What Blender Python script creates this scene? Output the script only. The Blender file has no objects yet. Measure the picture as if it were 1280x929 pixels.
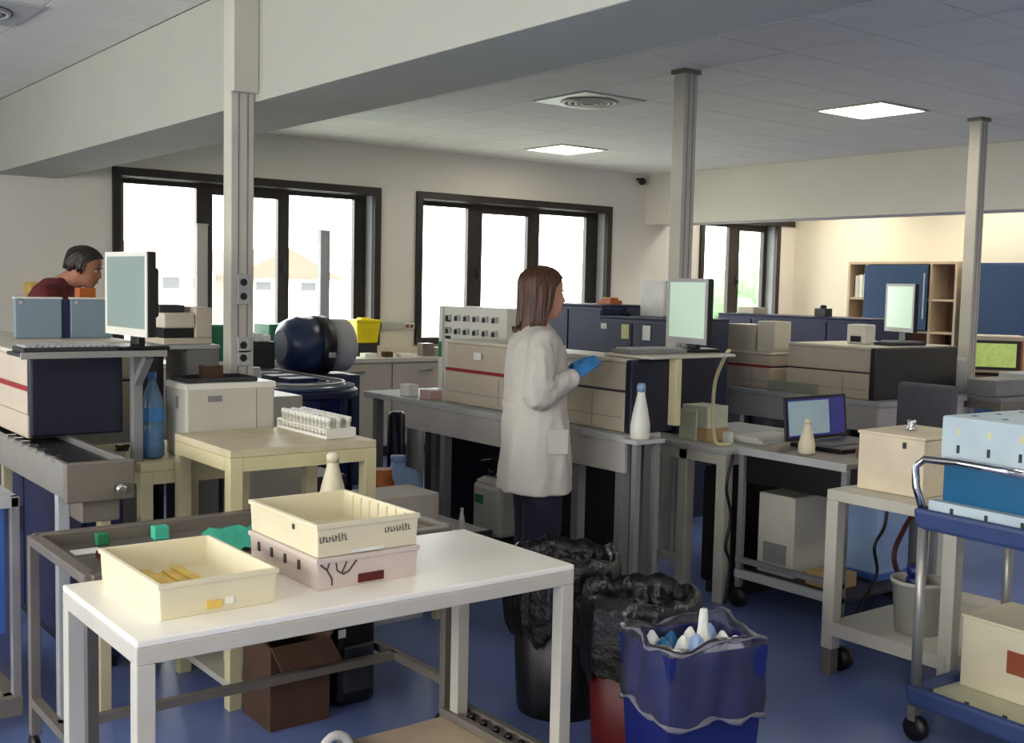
import bpy, bmesh, math, random
from mathutils import Vector, Matrix, Euler

random.seed(7)
SC = bpy.context.scene
COL = SC.collection
R = math.radians

# ------------------------------------------------------------------ camera
cam_d = bpy.data.cameras.new('camera')
cam = bpy.data.objects.new('camera', cam_d)
COL.objects.link(cam)
cam_d.sensor_fit = 'HORIZONTAL'
cam_d.sensor_width = 36.0
cam_d.lens = 36.0 * 1400.0 / 1280.0
cam_d.clip_start = 0.02
cam_d.clip_end = 500
_r = Vector((0.79288, -0.60899, 0.0218)); _u = Vector((0.0292, 0.0737, 0.99685)); _f = Vector((0.60868, 0.78975, -0.07622))
cam.matrix_world = Matrix(((_r.x, _u.x, -_f.x, 0), (_r.y, _u.y, -_f.y, 0), (_r.z, _u.z, -_f.z, 1.57), (0, 0, 0, 1)))
SC.camera = cam

# ------------------------------------------------------------------ world, exposure
w = bpy.data.worlds.new('overcast_sky'); SC.world = w
w.use_nodes = True
bg = w.node_tree.nodes['Background']
bg.inputs['Color'].default_value = (1.0, 0.99, 0.96, 1)
bg.inputs['Strength'].default_value = 7.0
SC.view_settings.view_transform = 'Standard'
SC.view_settings.look = 'None'
SC.view_settings.exposure = 0.58
SC.view_settings.gamma = 1.0
SC.view_settings.use_curve_mapping = False
SC.cycles.use_denoising = True
SC.cycles.max_bounces = 10
SC.cycles.diffuse_bounces = 6
SC.cycles.transparent_max_bounces = 16
SC.cycles.sample_clamp_indirect = 6
SC.cycles.caustics_reflective = False
SC.cycles.caustics_refractive = False
LAMP = 10.5          # strength of the lit ceiling panels

def portal(loc, rot, sx, sy):
    l = bpy.data.lights.new('window_portal', 'AREA'); l.shape = 'RECTANGLE'; l.size = sx; l.size_y = sy
    l.cycles.is_portal = True
    o = bpy.data.objects.new('window_portal', l); COL.objects.link(o)
    o.location = loc; o.rotation_euler = rot
for cx in (4.23, 7.15):
    portal((cx, 9.40, 1.72), (R(-90), 0, 0), 2.4, 1.5)
portal((10.6, 9.40, 1.72), (R(-90), 0, 0), 1.5, 1.5)
for cy in (-0.2, 2.7, 5.6):
    portal((-3.2, cy, 1.72), (0, R(-90), 0), 1.5, 2.4)

# ------------------------------------------------------------------ materials
def lin(c):
    return tuple(((v / 255.0) / 12.92 if v / 255.0 <= 0.04045 else ((v / 255.0 + 0.055) / 1.055) ** 2.4) for v in c)
MATS = {}
def mat(name, rgb, rough=0.5, metal=0.0, var=0.08, scale=6.0, bump=0.0, bscale=60.0, emit=0.0, coat=0.0, spec=0.5):
    if name in MATS: return MATS[name]
    m = bpy.data.materials.new(name); m.use_nodes = True
    nt = m.node_tree; b = nt.nodes['Principled BSDF']
    c = lin(rgb)
    tc = nt.nodes.new('ShaderNodeTexCoord')
    nz = nt.nodes.new('ShaderNodeTexNoise'); nz.inputs['Scale'].default_value = scale; nz.inputs['Detail'].default_value = 4
    nt.links.new(tc.outputs['Object'], nz.inputs['Vector'])
    rp = nt.nodes.new('ShaderNodeValToRGB')
    rp.color_ramp.elements[0].position = 0.3; rp.color_ramp.elements[1].position = 0.7
    rp.color_ramp.elements[0].color = (*[max(0, v * (1 - var)) for v in c], 1)
    rp.color_ramp.elements[1].color = (*[min(1, v * (1 + var)) for v in c], 1)
    nt.links.new(nz.outputs['Fac'], rp.inputs['Fac'])
    nt.links.new(rp.outputs['Color'], b.inputs['Base Color'])
    b.inputs['Roughness'].default_value = rough
    b.inputs['Metallic'].default_value = metal
    b.inputs['Specular IOR Level'].default_value = spec
    b.inputs['Coat Weight'].default_value = coat
    if bump:
        n2 = nt.nodes.new('ShaderNodeTexNoise'); n2.inputs['Scale'].default_value = bscale; n2.inputs['Detail'].default_value = 3
        nt.links.new(tc.outputs['Object'], n2.inputs['Vector'])
        bp = nt.nodes.new('ShaderNodeBump'); bp.inputs['Strength'].default_value = bump; bp.inputs['Distance'].default_value = 0.01
        nt.links.new(n2.outputs['Fac'], bp.inputs['Height']); nt.links.new(bp.outputs['Normal'], b.inputs['Normal'])
    if emit:
        nt.links.new(rp.outputs['Color'], b.inputs['Emission Color']); b.inputs['Emission Strength'].default_value = emit
    MATS[name] = m
    return m

def mat_clear(name, rgb, rough=0.05, alpha_fac=0.9, gloss=0.12):
    """thin clear sheet: mostly transparent tinted, a little glossy and diffuse"""
    if name in MATS: return MATS[name]
    m = bpy.data.materials.new(name); m.use_nodes = True
    nt = m.node_tree; nt.nodes.clear()
    out = nt.nodes.new('ShaderNodeOutputMaterial')
    tr = nt.nodes.new('ShaderNodeBsdfTransparent'); tr.inputs['Color'].default_value = (*lin(rgb), 1)
    gl = nt.nodes.new('ShaderNodeBsdfGlossy'); gl.inputs['Roughness'].default_value = rough
    df = nt.nodes.new('ShaderNodeBsdfDiffuse'); df.inputs['Color'].default_value = (*lin(rgb), 1)
    m1 = nt.nodes.new('ShaderNodeMixShader'); m1.inputs['Fac'].default_value = 1 - alpha_fac
    m2 = nt.nodes.new('ShaderNodeMixShader')
    fr = nt.nodes.new('ShaderNodeFresnel'); fr.inputs['IOR'].default_value = 1.25
    ml = nt.nodes.new('ShaderNodeMath'); ml.operation = 'MULTIPLY'; ml.inputs[1].default_value = gloss * 8
    ml.use_clamp = True
    nt.links.new(fr.outputs['Fac'], ml.inputs[0])
    nt.links.new(tr.outputs[0], m1.inputs[1]); nt.links.new(df.outputs[0], m1.inputs[2])
    nt.links.new(m1.outputs[0], m2.inputs[1]); nt.links.new(gl.outputs[0], m2.inputs[2])
    nt.links.new(ml.outputs[0], m2.inputs['Fac'])
    nt.links.new(m2.outputs[0], out.inputs['Surface'])
    MATS[name] = m
    return m

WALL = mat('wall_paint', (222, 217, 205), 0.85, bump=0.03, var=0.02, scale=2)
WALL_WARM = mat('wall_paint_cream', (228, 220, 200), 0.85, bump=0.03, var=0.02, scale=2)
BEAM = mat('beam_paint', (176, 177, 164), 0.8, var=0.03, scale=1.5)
TILE = mat('ceiling_tile', (234, 230, 222), 0.95, var=0.03, scale=3, bump=0.05, bscale=120)
TILEGAP = mat('ceiling_grid', (176, 174, 168), 0.9)
FLOOR = mat('blue_vinyl', (112, 130, 184), 0.28, var=0.10, scale=1.2, bump=0.02, bscale=8)
FRAME = mat('dark_bronze_frame', (38, 30, 26), 0.45)
JAMB = mat('grey_jamb', (150, 152, 155), 0.6)
GLASS = mat_clear('window_glass', (250, 252, 252), 0.02, 1.0, 0.06)
COLM = mat('aluminium_column', (196, 192, 178), 0.5, 0.0, var=0.04)
BEIGE = mat('analyzer_beige', (200, 188, 168), 0.45, var=0.04)
BEIGE_L = mat('analyzer_cream', (212, 204, 186), 0.45, var=0.04)
NAVY = mat('navy_plastic', (18, 22, 44), 0.35, var=0.1)
NAVY2 = mat('navy_panel', (28, 34, 76), 0.5, var=0.12)
SLATE = mat('slate_panel', (46, 54, 76), 0.5, var=0.1)
BLACK = mat('black_plastic', (16, 16, 18), 0.4)
DARK = mat('dark_grey_plastic', (46, 46, 50), 0.5)
GREY = mat('grey_plastic', (130, 130, 130), 0.5)
LGREY = mat('light_grey_plastic', (180, 182, 180), 0.5)
WHITE = mat('white_laminate', (248, 244, 232), 0.3, var=0.03)
WHITEP = mat('white_plastic', (225, 223, 212), 0.4, var=0.03)
WHITEM = mat('white_painted_metal', (196, 192, 178), 0.4, var=0.05)
CREAM = mat('cream_paint', (214, 204, 160), 0.5, var=0.05)
CREAMT = mat('cream_tray_plastic', (222, 214, 184), 0.5, var=0.05)
PINKT = mat('pinkish_tray_plastic', (206, 191, 184), 0.5, var=0.04)
STEEL = mat('brushed_steel', (164, 162, 156), 0.38, 0.55, var=0.1)
STEELD = mat('dull_steel', (128, 120, 110), 0.45, 0.35, var=0.12)
CHROME = mat('chrome', (215, 215, 215), 0.12, 1.0)
RED = mat('red_stripe', (150, 30, 30), 0.5)
REDBIN = mat('red_bin_plastic', (88, 8, 12), 0.45)
BLUEBIN = mat('blue_bin_plastic', (18, 30, 100), 0.4)
BAG = mat('black_bin_bag', (15, 15, 15), 0.3, bump=1.0, bscale=26, spec=.6)
CART = mat('blue_cart_plastic', (58, 74, 118), 0.45)
FOAM = mat('pale_blue_foam', (196, 214, 220), 0.8, bump=0.2, bscale=150)
CYAN = mat('cyan_plastic', (10, 96, 140), 0.3)
TEAL = mat('teal_cloth', (70, 190, 158), 0.8)
GREEN = mat('green_panel', (38, 122, 82), 0.5)
YELLOW = mat('yellow_plastic', (245, 222, 20), 0.4)
ORANGE = mat('amber_plastic', (176, 92, 20), 0.4)
GOLD = mat('yellow_pack', (224, 192, 96), 0.5, var=0.15, scale=20)
CARD = mat('brown_cardboard', (76, 52, 36), 0.8, var=0.15)
TAN = mat('tan_cardboard', (190, 160, 115), 0.8)
BLUECAB = mat('blue_cabinet_door', (18, 56, 94), 0.5, var=0.05)
WOOD = mat('pale_wood', (188, 168, 140), 0.6, var=0.1)
BROWNSH = mat('brown_shelf_inside', (108, 78, 64), 0.7)
LBLUE = mat('pale_blue_plastic', (140, 165, 205), 0.4)
MIDBLUE = mat('mid_blue_plastic', (60, 100, 170), 0.4)
LAVENDER = mat('blue_grey_lid', (126, 146, 158), 0.35, var=0.03)
LAMPON = mat('lamp_diffuser_lit', (255, 246, 228), 0.5, var=0.0, emit=LAMP)
SCR_A = mat('screen_grey', (132, 150, 146), 0.15, emit=0.06, var=0.05, scale=1.5)  # reflection on the switched-off screen put into grey colour and faint glow
SCR_B = mat('screen_mint', (196, 220, 200), 0.15, emit=0.30, var=0.03, scale=1.5)
SCR_G = mat('screen_green', (176, 198, 110), 0.2, emit=0.32, var=0.1, scale=30)
SCR_L = mat('screen_pale_blue', (150, 172, 180), 0.2, emit=0.18, var=0.1)
SCR_D = mat('screen_deep_blue', (46, 48, 120), 0.2, emit=0.2)
SKIN = mat('skin', (206, 150, 122), 0.55, var=0.05)
def mat_hair(name, c0, c1):
    m = bpy.data.materials.new(name); m.use_nodes = True
    nt = m.node_tree; b = nt.nodes['Principled BSDF']
    tc = nt.nodes.new('ShaderNodeTexCoord'); mp = nt.nodes.new('ShaderNodeMapping'); mp.inputs['Scale'].default_value = (90, 90, 5)
    nz = nt.nodes.new('ShaderNodeTexNoise'); nz.inputs['Scale'].default_value = 1.0; nz.inputs['Detail'].default_value = 3
    rp = nt.nodes.new('ShaderNodeValToRGB'); rp.color_ramp.elements[0].position = .32; rp.color_ramp.elements[1].position = .68
    rp.color_ramp.elements[0].color = (*lin(c0), 1); rp.color_ramp.elements[1].color = (*lin(c1), 1)
    bp = nt.nodes.new('ShaderNodeBump'); bp.inputs['Strength'].default_value = .8; bp.inputs['Distance'].default_value = .006
    nt.links.new(tc.outputs['Object'], mp.inputs['Vector']); nt.links.new(mp.outputs[0], nz.inputs['Vector']); nt.links.new(nz.outputs['Fac'], rp.inputs['Fac'])
    nt.links.new(rp.outputs['Color'], b.inputs['Base Color']); nt.links.new(nz.outputs['Fac'], bp.inputs['Height']); nt.links.new(bp.outputs['Normal'], b.inputs['Normal'])
    b.inputs['Roughness'].default_value = .5
    return m
HAIR_B = mat_hair('brown_hair', (40, 23, 16), (100, 64, 44))
HAIR_D = mat_hair('dark_hair', (18, 14, 12), (46, 36, 30))
COAT = mat('white_coat_cotton', (198, 194, 184), 0.85, var=0.03, bump=0.15, bscale=30)
JEANS = mat('navy_trousers', (22, 26, 46), 0.85)
MAROON = mat('maroon_shirt', (92, 26, 28), 0.85)
GLOVE = mat('blue_nitrile', (58, 128, 190), 0.5)
INK = mat('dark_ink', (58, 62, 60), 0.8)
PAPER = mat('white_paper', (236, 236, 228), 0.8)
NOTE = mat('pale_yellow_note', (226, 222, 160), 0.8)
LINER = mat_clear('clear_bag', (232, 233, 244), 0.22, 0.965, 0.2)
PETB = mat_clear('blue_bottle_plastic', (150, 195, 228), 0.08, 0.72, 0.2)
PBUCK = mat_clear('translucent_bucket', (222, 222, 210), 0.3, 0.35, 0.1)
ACRYL = mat_clear('clear_acrylic', (222, 228, 222), 0.05, 0.8, 0.15)
WATER = mat('blue_label', (40, 110, 170), 0.4, var=0.2, scale=25)
PINKROOF = mat('terracotta_roof', (126, 92, 82), 0.9)
OUTWALL = mat('outside_wall', (236, 234, 228), 0.9)
OUTWIN = mat('outside_window', (72, 74, 78), 0.4)
OUTGND = mat('outside_ground', (176, 182, 168), 0.95)
LEAF = mat('pale_leaves', (92, 116, 86), 0.9, var=0.25, scale=3)
TRUNK = mat('tree_trunk', (110, 96, 80), 0.9)

# ------------------------------------------------------------------ mesh builder
class MB:
    def __init__(s): s.v = []; s.f = []; s.smooth = []
    def add(s, vs, fs, sm=False):
        o = len(s.v); s.v += [Vector(p) for p in vs]
        for f in fs: s.f.append([i + o for i in f]); s.smooth.append(sm)
        return s
    def box(s, x0, x1, y0, y1, z0, z1):
        vs = [(x0,y0,z0),(x1,y0,z0),(x1,y1,z0),(x0,y1,z0),(x0,y0,z1),(x1,y0,z1),(x1,y1,z1),(x0,y1,z1)]
        return s.add(vs, [(0,3,2,1),(4,5,6,7),(0,1,5,4),(1,2,6,5),(2,3,7,6),(3,0,4,7)])
    def taper(s, x0, x1, y0, y1, z0, z1, ix, iy=None):
        """box whose bottom is inset by ix, iy"""
        iy = ix if iy is None else iy
        vs = [(x0+ix,y0+iy,z0),(x1-ix,y0+iy,z0),(x1-ix,y1-iy,z0),(x0+ix,y1-iy,z0),(x0,y0,z1),(x1,y0,z1),(x1,y1,z1),(x0,y1,z1)]
        return s.add(vs, [(0,3,2,1),(4,5,6,7),(0,1,5,4),(1,2,6,5),(2,3,7,6),(3,0,4,7)])
    def tray(s, x0, x1, y0, y1, z0, z1, t=0.006, draft=0.0):
        """open box with wall thickness t"""
        d = draft
        o = [(x0+d,y0+d,z0),(x1-d,y0+d,z0),(x1-d,y1-d,z0),(x0+d,y1-d,z0),(x0,y0,z1),(x1,y0,z1),(x1,y1,z1),(x0,y1,z1)]
        i = [(x0+d+t,y0+d+t,z0+t),(x1-d-t,y0+d+t,z0+t),(x1-d-t,y1-d-t,z0+t),(x0+d+t,y1-d-t,z0+t),
             (x0+t,y0+t,z1),(x1-t,y0+t,z1),(x1-t,y1-t,z1),(x0+t,y1-t,z1)]
        fs = [(0,3,2,1),(0,1,5,4),(1,2,6,5),(2,3,7,6),(3,0,4,7),(8,9,10,11),(9,8,12,13),(10,9,13,14),(11,10,14,15),(8,11,15,12),
              (4,5,13,12),(5,6,14,13),(6,7,15,14),(7,4,12,15)]
        return s.add(o + i, fs)
    def loft(s, rings, cap=True, sm=True, closed=True):
        n = len(rings[0]); vs = [p for r in rings for p in r]; fs = []
        m = n if closed else n - 1
        for k in range(len(rings) - 1):
            for i in range(m):
                a = k*n+i; b = k*n+(i+1) % n
                fs.append((a, b, b+n, a+n))
        s.add(vs, fs, sm)
        if cap:
            o = len(s.v) - len(vs)
            s.f.append([o + i for i in range(n)][::-1]); s.smooth.append(False)
            s.f.append([o + (len(rings)-1)*n + i for i in range(n)]); s.smooth.append(False)
        return s
    def lathe(s, c, prof, n=24, cap=True):
        rings = [[(c[0]+r*math.cos(2*math.pi*i/n), c[1]+r*math.sin(2*math.pi*i/n), c[2]+z) for i in range(n)] for r, z in prof]
        return s.loft(rings, cap)
    def tube(s, pts, rad, n=10, cap=True):
        pts = [Vector(p) for p in pts]
        if not isinstance(rad, (list, tuple)): rad = [rad]*len(pts)
        rings = []; up = None
        for i, p in enumerate(pts):
            t = (pts[min(i+1, len(pts)-1)] - pts[max(i-1, 0)]).normalized()
            if up is None:
                up = Vector((0,0,1)) if abs(t.z) < 0.9 else Vector((1,0,0))
            a = t.cross(up).normalized(); up = a.cross(t).normalized()
            rings.append([p + (a*math.cos(2*math.pi*k/n) + up*math.sin(2*math.pi*k/n))*rad[i] for k in range(n)])
        return s.loft(rings, cap)
    def bar(s, p, q, w=0.03, h=None):
        """square bar from p to q"""
        h = w if h is None else h
        p = Vector(p); q = Vector(q); t = (q-p).normalized()
        up = Vector((0,0,1)) if abs(t.z) < 0.9 else Vector((0,1,0))
        a = t.cross(up).normalized(); b = a.cross(t).normalized()
        r = lambda c: [c-a*w/2-b*h/2, c+a*w/2-b*h/2, c+a*w/2+b*h/2, c-a*w/2+b*h/2]
        return s.loft([r(p), r(q)], True, False)
    def ball(s, c, r, n=16, m=10):
        rx, ry, rz = r if isinstance(r, (tuple, list)) else (r, r, r)
        rings = []
        for k in range(1, m):
            a = math.pi*k/m - math.pi/2
            rings.append([(c[0]+rx*math.cos(a)*math.cos(2*math.pi*i/n), c[1]+ry*math.cos(a)*math.sin(2*math.pi*i/n), c[2]+rz*math.sin(a)) for i in range(n)])
        return s.loft(rings, True)
    def xf(s, M):
        s.v = [M @ p for p in s.v]; return s
    def mesh(s, name, off=None):
        me = bpy.data.meshes.new(name)
        vs = s.v if off is None else [p - off for p in s.v]
        me.from_pydata([tuple(p) for p in vs], [], s.f)
        me.polygons.foreach_set('use_smooth', s.smooth)
        bm = bmesh.new(); bm.from_mesh(me); bmesh.ops.recalc_face_normals(bm, faces=bm.faces); bm.to_mesh(me); bm.free()
        me.update()
        return me

def tag(o, label=None, cat=None, group=None, kind=None):
    if label: o['label'] = label
    if cat: o['category'] = cat
    if group: o['group'] = group
    if kind: o['kind'] = kind
    return o

def link(name, me, material, parent=None, bevel=0.0, kind=None, label=None):
    o = bpy.data.objects.new(name, me); COL.objects.link(o)
    if len(me.materials) == 0: me.materials.append(material)
    if parent: o.parent = parent
    if bevel:
        b = o.modifiers.new('bevel', 'BEVEL'); b.width = bevel; b.segments = 2; b.limit_method = 'ANGLE'; b.angle_limit = R(50)
    if kind: o['kind'] = kind
    if label: o['label'] = label
    return o

def part(parent, name, mb, material, bevel=0.0, kind=None, label=None):
    """mesh given in world coordinates, stored relative to its (unrotated) parent chain"""
    off = Vector((0, 0, 0)); p = parent
    while p is not None:
        off += p.location; p = p.parent
    return link(name, mb.mesh(name, off), material, parent, bevel, kind, label)

def thing(name, label, cat, loc, group=None, kind=None):
    o = bpy.data.objects.new(name, None); COL.objects.link(o); o.empty_display_size = 0.1
    o.location = loc
    return tag(o, label, cat, group, kind)

def solo(name, mb, material, label, cat, group=None, kind=None, bevel=0.0, base=None):
    """a thing that is one mesh; origin at its base"""
    xs = [p.x for p in mb.v]; ys = [p.y for p in mb.v]; zs = [p.z for p in mb.v]
    off = Vector(((min(xs)+max(xs))/2, (min(ys)+max(ys))/2, min(zs)))
    o = link(name, mb.mesh(name, off), material, None, bevel)
    o.location = off
    return tag(o, label, cat, group, kind)

def copy_tree(o, parent=None):
    c = o.copy(); COL.objects.link(c); c.parent = parent
    for ch in list(o.children): copy_tree(ch, c)
    return c

# ------------------------------------------------------------------ room shell
CZ = 2.85
XL, XR, YB, YF = -3.0, 11.6, 9.2, -3.5
solo('floor', MB().box(XL-.3, XR+.3, YF-.3, YB+.3, -0.1, 0.0), FLOOR, 'glossy blue vinyl laboratory floor', 'floor', kind='structure')

def wall_y(y0, y1, xa, xb, holes, name, m, label):
    """wall in the XZ plane between xa..xb with rectangular holes (x0,x1,z0,z1)"""
    mb = MB(); x = xa
    for (h0, h1, z0, z1) in holes:
        mb.box(x, h0, y0, y1, 0, CZ+.1); mb.box(h0, h1, y0, y1, 0, z0); mb.box(h0, h1, y0, y1, z1, CZ+.1); x = h1
    mb.box(x, xb, y0, y1, 0, CZ+.1)
    return solo(name, mb, m, label, 'wall', kind='structure')
wall_y(YB, YB+.28, XL-.3, XR+.3, [(3.03, 5.42, 1.02, 2.41), (5.94, 8.36, 1.02, 2.41), (9.88, 11.25, 1.02, 2.41)], 'wall_back', WALL, 'long off-white wall with dark framed windows')
mb = MB(); y = YF-.3
for cy in (-0.2, 2.7, 5.6):
    mb.box(XL-.28, XL, y, cy-1.2, 0, CZ+.1); mb.box(XL-.28, XL, cy-1.2, cy+1.2, 0, 1.0); mb.box(XL-.28, XL, cy-1.2, cy+1.2, 2.45, CZ+.1); y = cy+1.2
mb.box(XL-.28, XL, y, YB, 0, CZ+.1)
solo('wall_left', mb, WALL, 'off-white side wall with wide window openings', 'wall', kind='structure')
solo('wall_right', MB().box(XR, XR+.28, YF-.3, YB, 0, CZ+.1), WALL_WARM, 'bright cream wall behind the blue cabinets', 'wall', kind='structure')
solo('wall_front', MB().box(XL, XR, YF-.28, YF, 0, CZ+.1), WALL, 'plain off-white wall opposite the windows', 'wall', kind='structure')
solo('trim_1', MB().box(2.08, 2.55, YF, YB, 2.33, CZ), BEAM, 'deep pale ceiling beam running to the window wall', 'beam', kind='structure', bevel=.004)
solo('trim_2', MB().box(8.95, 9.3, YF, YB, 2.29, CZ), WALL, 'grey-white ceiling bulkhead in front of the cream wall', 'bulkhead', kind='structure', bevel=.004)
solo('trim_3', MB().box(5.50, 5.86, 9.175, 9.2, 1.13, 1.195).box(8.44, 8.95, 9.175, 9.2, 1.13, 1.195), LGREY, 'white cable trunking on the wall between the windows', 'trunking', kind='structure', bevel=.003)

# ceiling: slab with separate tiles
ceil = solo('ceiling', MB().box(XL-.3, XR+.3, YF-.3, YB+.3, CZ+.02, CZ+.12), TILEGAP, 'suspended grey ceiling of square tiles', 'ceiling', kind='structure')
TS = 0.55
tile_me = MB().box(-TS/2+.004, TS/2-.004, -TS/2+.004, TS/2-.004, 0, .02).mesh('tile'); tile_me.materials.append(TILE)
gx0 = 6.8 - TS*7 ; gy0 = 4.78 - TS*4
skip = {(7, 4), (7, 10), (4, 6)}
def tile_at(x, y):
    o = bpy.data.objects.new('tile', tile_me); COL.objects.link(o); o.parent = ceil
    o.location = Vector((x, y, CZ)) - ceil.location
for i in range(0, 11):
    for j in range(-3, 13):
        if (i, j) in skip: continue
        x = gx0 + i*TS; y = gy0 + j*TS
        if x - TS/2 < 2.5 or x + TS/2 > 8.97 or y + TS/2 > YB: continue
        tile_at(x, y)
lx = [2.08 - TS/2 - k*TS for k in range(0, 4)]
for i, x in enumerate(lx):
    for j in range(0, 8):
        y = 5.97 + (j-2)*TS
        if y + TS/2 > YB or (i == 1 and j == 2): continue
        tile_at(x, y)
fill = MB()
fill.box(gx0+10.5*TS, 8.95, YF, YB, CZ, CZ+.02)
fill.box(2.55, gx0+.5*TS, YF, YB, CZ, CZ+.02)
fill.box(gx0+.5*TS, gx0+10.5*TS, gy0+7.5*TS, YB, CZ+.008, CZ+.02)
fill.box(gx0+.5*TS, gx0+10.5*TS, YF, gy0-3.5*TS, CZ, CZ+.02)
fill.box(XL, 2.08-4*TS, YF, YB, CZ, CZ+.02); fill.box(2.08-4*TS, 2.08, YF, 5.97-2.5*TS, CZ, CZ+.02); fill.box(2.08-4*TS, 2.08, 5.97+5.5*TS, YB, CZ, CZ+.02)
fill.box(9.3, XR, YF, YB, CZ, CZ+.02)
part(ceil, 'edge_panel', fill, TILE)

def lamp(x, y, label, group=None, s=TS):
    t = thing('ceiling_light', label, 'light', (x, y, CZ-.02), group)
    f = MB(); a = s/2; b = a-.02
    f.box(x-a, x+a, y-a, y-b, CZ-.012, CZ+.02).box(x-a, x+a, y+b, y+a, CZ-.012, CZ+.02).box(x-a, x-b, y-b, y+b, CZ-.012, CZ+.02).box(x+b, x+a, y-b, y+b, CZ-.012, CZ+.02)
    part(t, 'frame', f, WHITEM)
    part(t, 'diffuser', MB().box(x-b, x+b, y-b, y+b, CZ-.008, CZ+.012), LAMPON)
lamp(gx0+7*TS, gy0+4*TS, 'lit square ceiling panel lamp between the tall aluminium columns')
lamp(gx0+7*TS, gy0+10*TS, 'lit square ceiling panel lamp close to the window wall')
for i, (x, y) in enumerate([(-1.2, -1.6), (1.0, -1.6), (1.0, 0.6), (4.0, -1.6), (6.8, -1.6), (4.0, 0.8), (5.4, 0.8), (6.8, 1.0), (8.2, 1.0)]):  # unseen lamps added to brighten the table and the benches
    lamp(x, y, 'unseen square ceiling panel lamp added to light the room from the front', 'added unseen lamps in the front part')
for x, y in [(a_, b_) for a_ in (9.9, 11.0) for b_ in (2.2, 4.4, 6.4, 8.2)]:  # hidden lamps of the bright bay, second row added to brighten the cream wall
    lamp(x, y, 'unseen square ceiling panel lamp lighting the bay behind the bulkhead', 'ceiling lamps behind the bulkhead')

def diffuser(x, y, label, m):
    t = thing('air_diffuser', label, 'vent', (x, y, CZ-.03)); a = TS/2
    part(t, 'plate', MB().box(x-a, x+a, y-a, y+a, CZ-.01, CZ+.01), m, .002)
    part(t, 'back_cone', MB().lathe((x, y, CZ-.012), [(.2, 0), (.19, .0015)], 32), DARK)
    for k in range(4):
        r = .19 - .042*k
        part(t, 'ring', MB().lathe((x, y, CZ-.016), [(r, .003), (r-.006, -.008-.002*k), (r-.022, -.006-.002*k), (r-.02, .003)], 32, False), m)
    for k in range(12):
        a2 = k*math.pi/6
        part(t, 'vane', MB().bar((x+.03*math.cos(a2), y+.03*math.sin(a2), CZ-.018), (x+.17*math.cos(a2), y+.17*math.sin(a2), CZ-.016), .006, .012), m)
diffuser(gx0+4*TS, gy0+6*TS, 'round swirl air diffuser in a pale ceiling plate near the lit panels', WHITEM)
diffuser(2.08-1.5*TS, 5.97, 'round swirl air diffuser in the ceiling bay beside the deep beam', LGREY)

# windows
def window(n, x0, x1, panes, ztop, label, right_jamb=True, ext=0.0):
    z0, z1 = .98, 2.46
    t = thing('window_%d' % n, label, 'window', ((x0+x1)/2, YB, z0), kind='structure')
    w_ = .07; y0, y1 = YB-.03, YB+.02
    f = MB().box(x0, x1+ext, y0, y1, z1-w_, z1).box(x0, x1, y0, y1, z0, z0+w_).box(x0, x0+w_, y0, y1, z0+w_, z1-w_).box(x1-w_, x1, y0, y1, z0+w_, z1-w_)
    part(t, 'outer_frame', f, FRAME, .004)
    part(t, 'jamb_lining', MB().box(x1-w_-.004, x1-w_+.006, y1, YB+.17, z0+.05, z1-.07).box(x0+w_-.006, x0+w_+.004, y1, YB+.17, z0+.05, z1-.07).box(x0+w_, x1-w_, y1, YB+.17, z0+.035, z0+.045), JAMB)
    part(t, 'head_lining', MB().box(x0+w_, x1-w_, y1, YB+.17, z1-.075, z1-.065), FRAME)
    yy0, yy1 = YB+.13, YB+.19
    xs = [x0+.02] + [v for p in panes for v in p] + [x1-.02]
    fr = MB()
    for k in range(0, len(xs), 2): fr.box(xs[k], xs[k+1], yy0, yy1, z0+.03, z1-.04)
    for (a, b), zt in zip(panes, ztop):
        fr.box(a, b, yy0, yy1, zt, z1-.04); fr.box(a, b, yy0, yy1, z0+.03, z0+.06)
    part(t, 'sash_frame', fr, FRAME, .004)
    for (a, b), zt in zip(panes, ztop):
        part(t, 'pane', MB().box(a-.004, b+.004, YB+.158, YB+.164, z0+.055, zt+.004), GLASS)
    for k in (1, 2):
        if k < len(panes):
            xh = panes[k][0]-.05
            part(t, 'handle', MB().box(xh-.012, xh+.012, yy0-.012, yy0, 1.62, 1.74).box(xh-.01, xh+.01, yy0-.04, yy0-.012, 1.66, 1.70), DARK)
    return t
window(1, 2.98, 5.48, [(3.12, 3.74), (3.885, 4.50), (4.61, 5.28)], [2.345, 2.30, 2.345], 'three-pane dark framed window behind the man in maroon')
window(2, 5.88, 8.42, [(6.03, 6.59), (6.77, 7.36), (7.52, 8.18)], [2.34, 2.30, 2.335], 'three-pane dark framed window behind the woman in the lab coat')
window(3, 9.84, 11.29, [(10.0, 10.51), (10.70, 11.15)], [2.345, 2.31], 'narrow two-pane dark framed window beside the cream wall', ext=.27)

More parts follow.
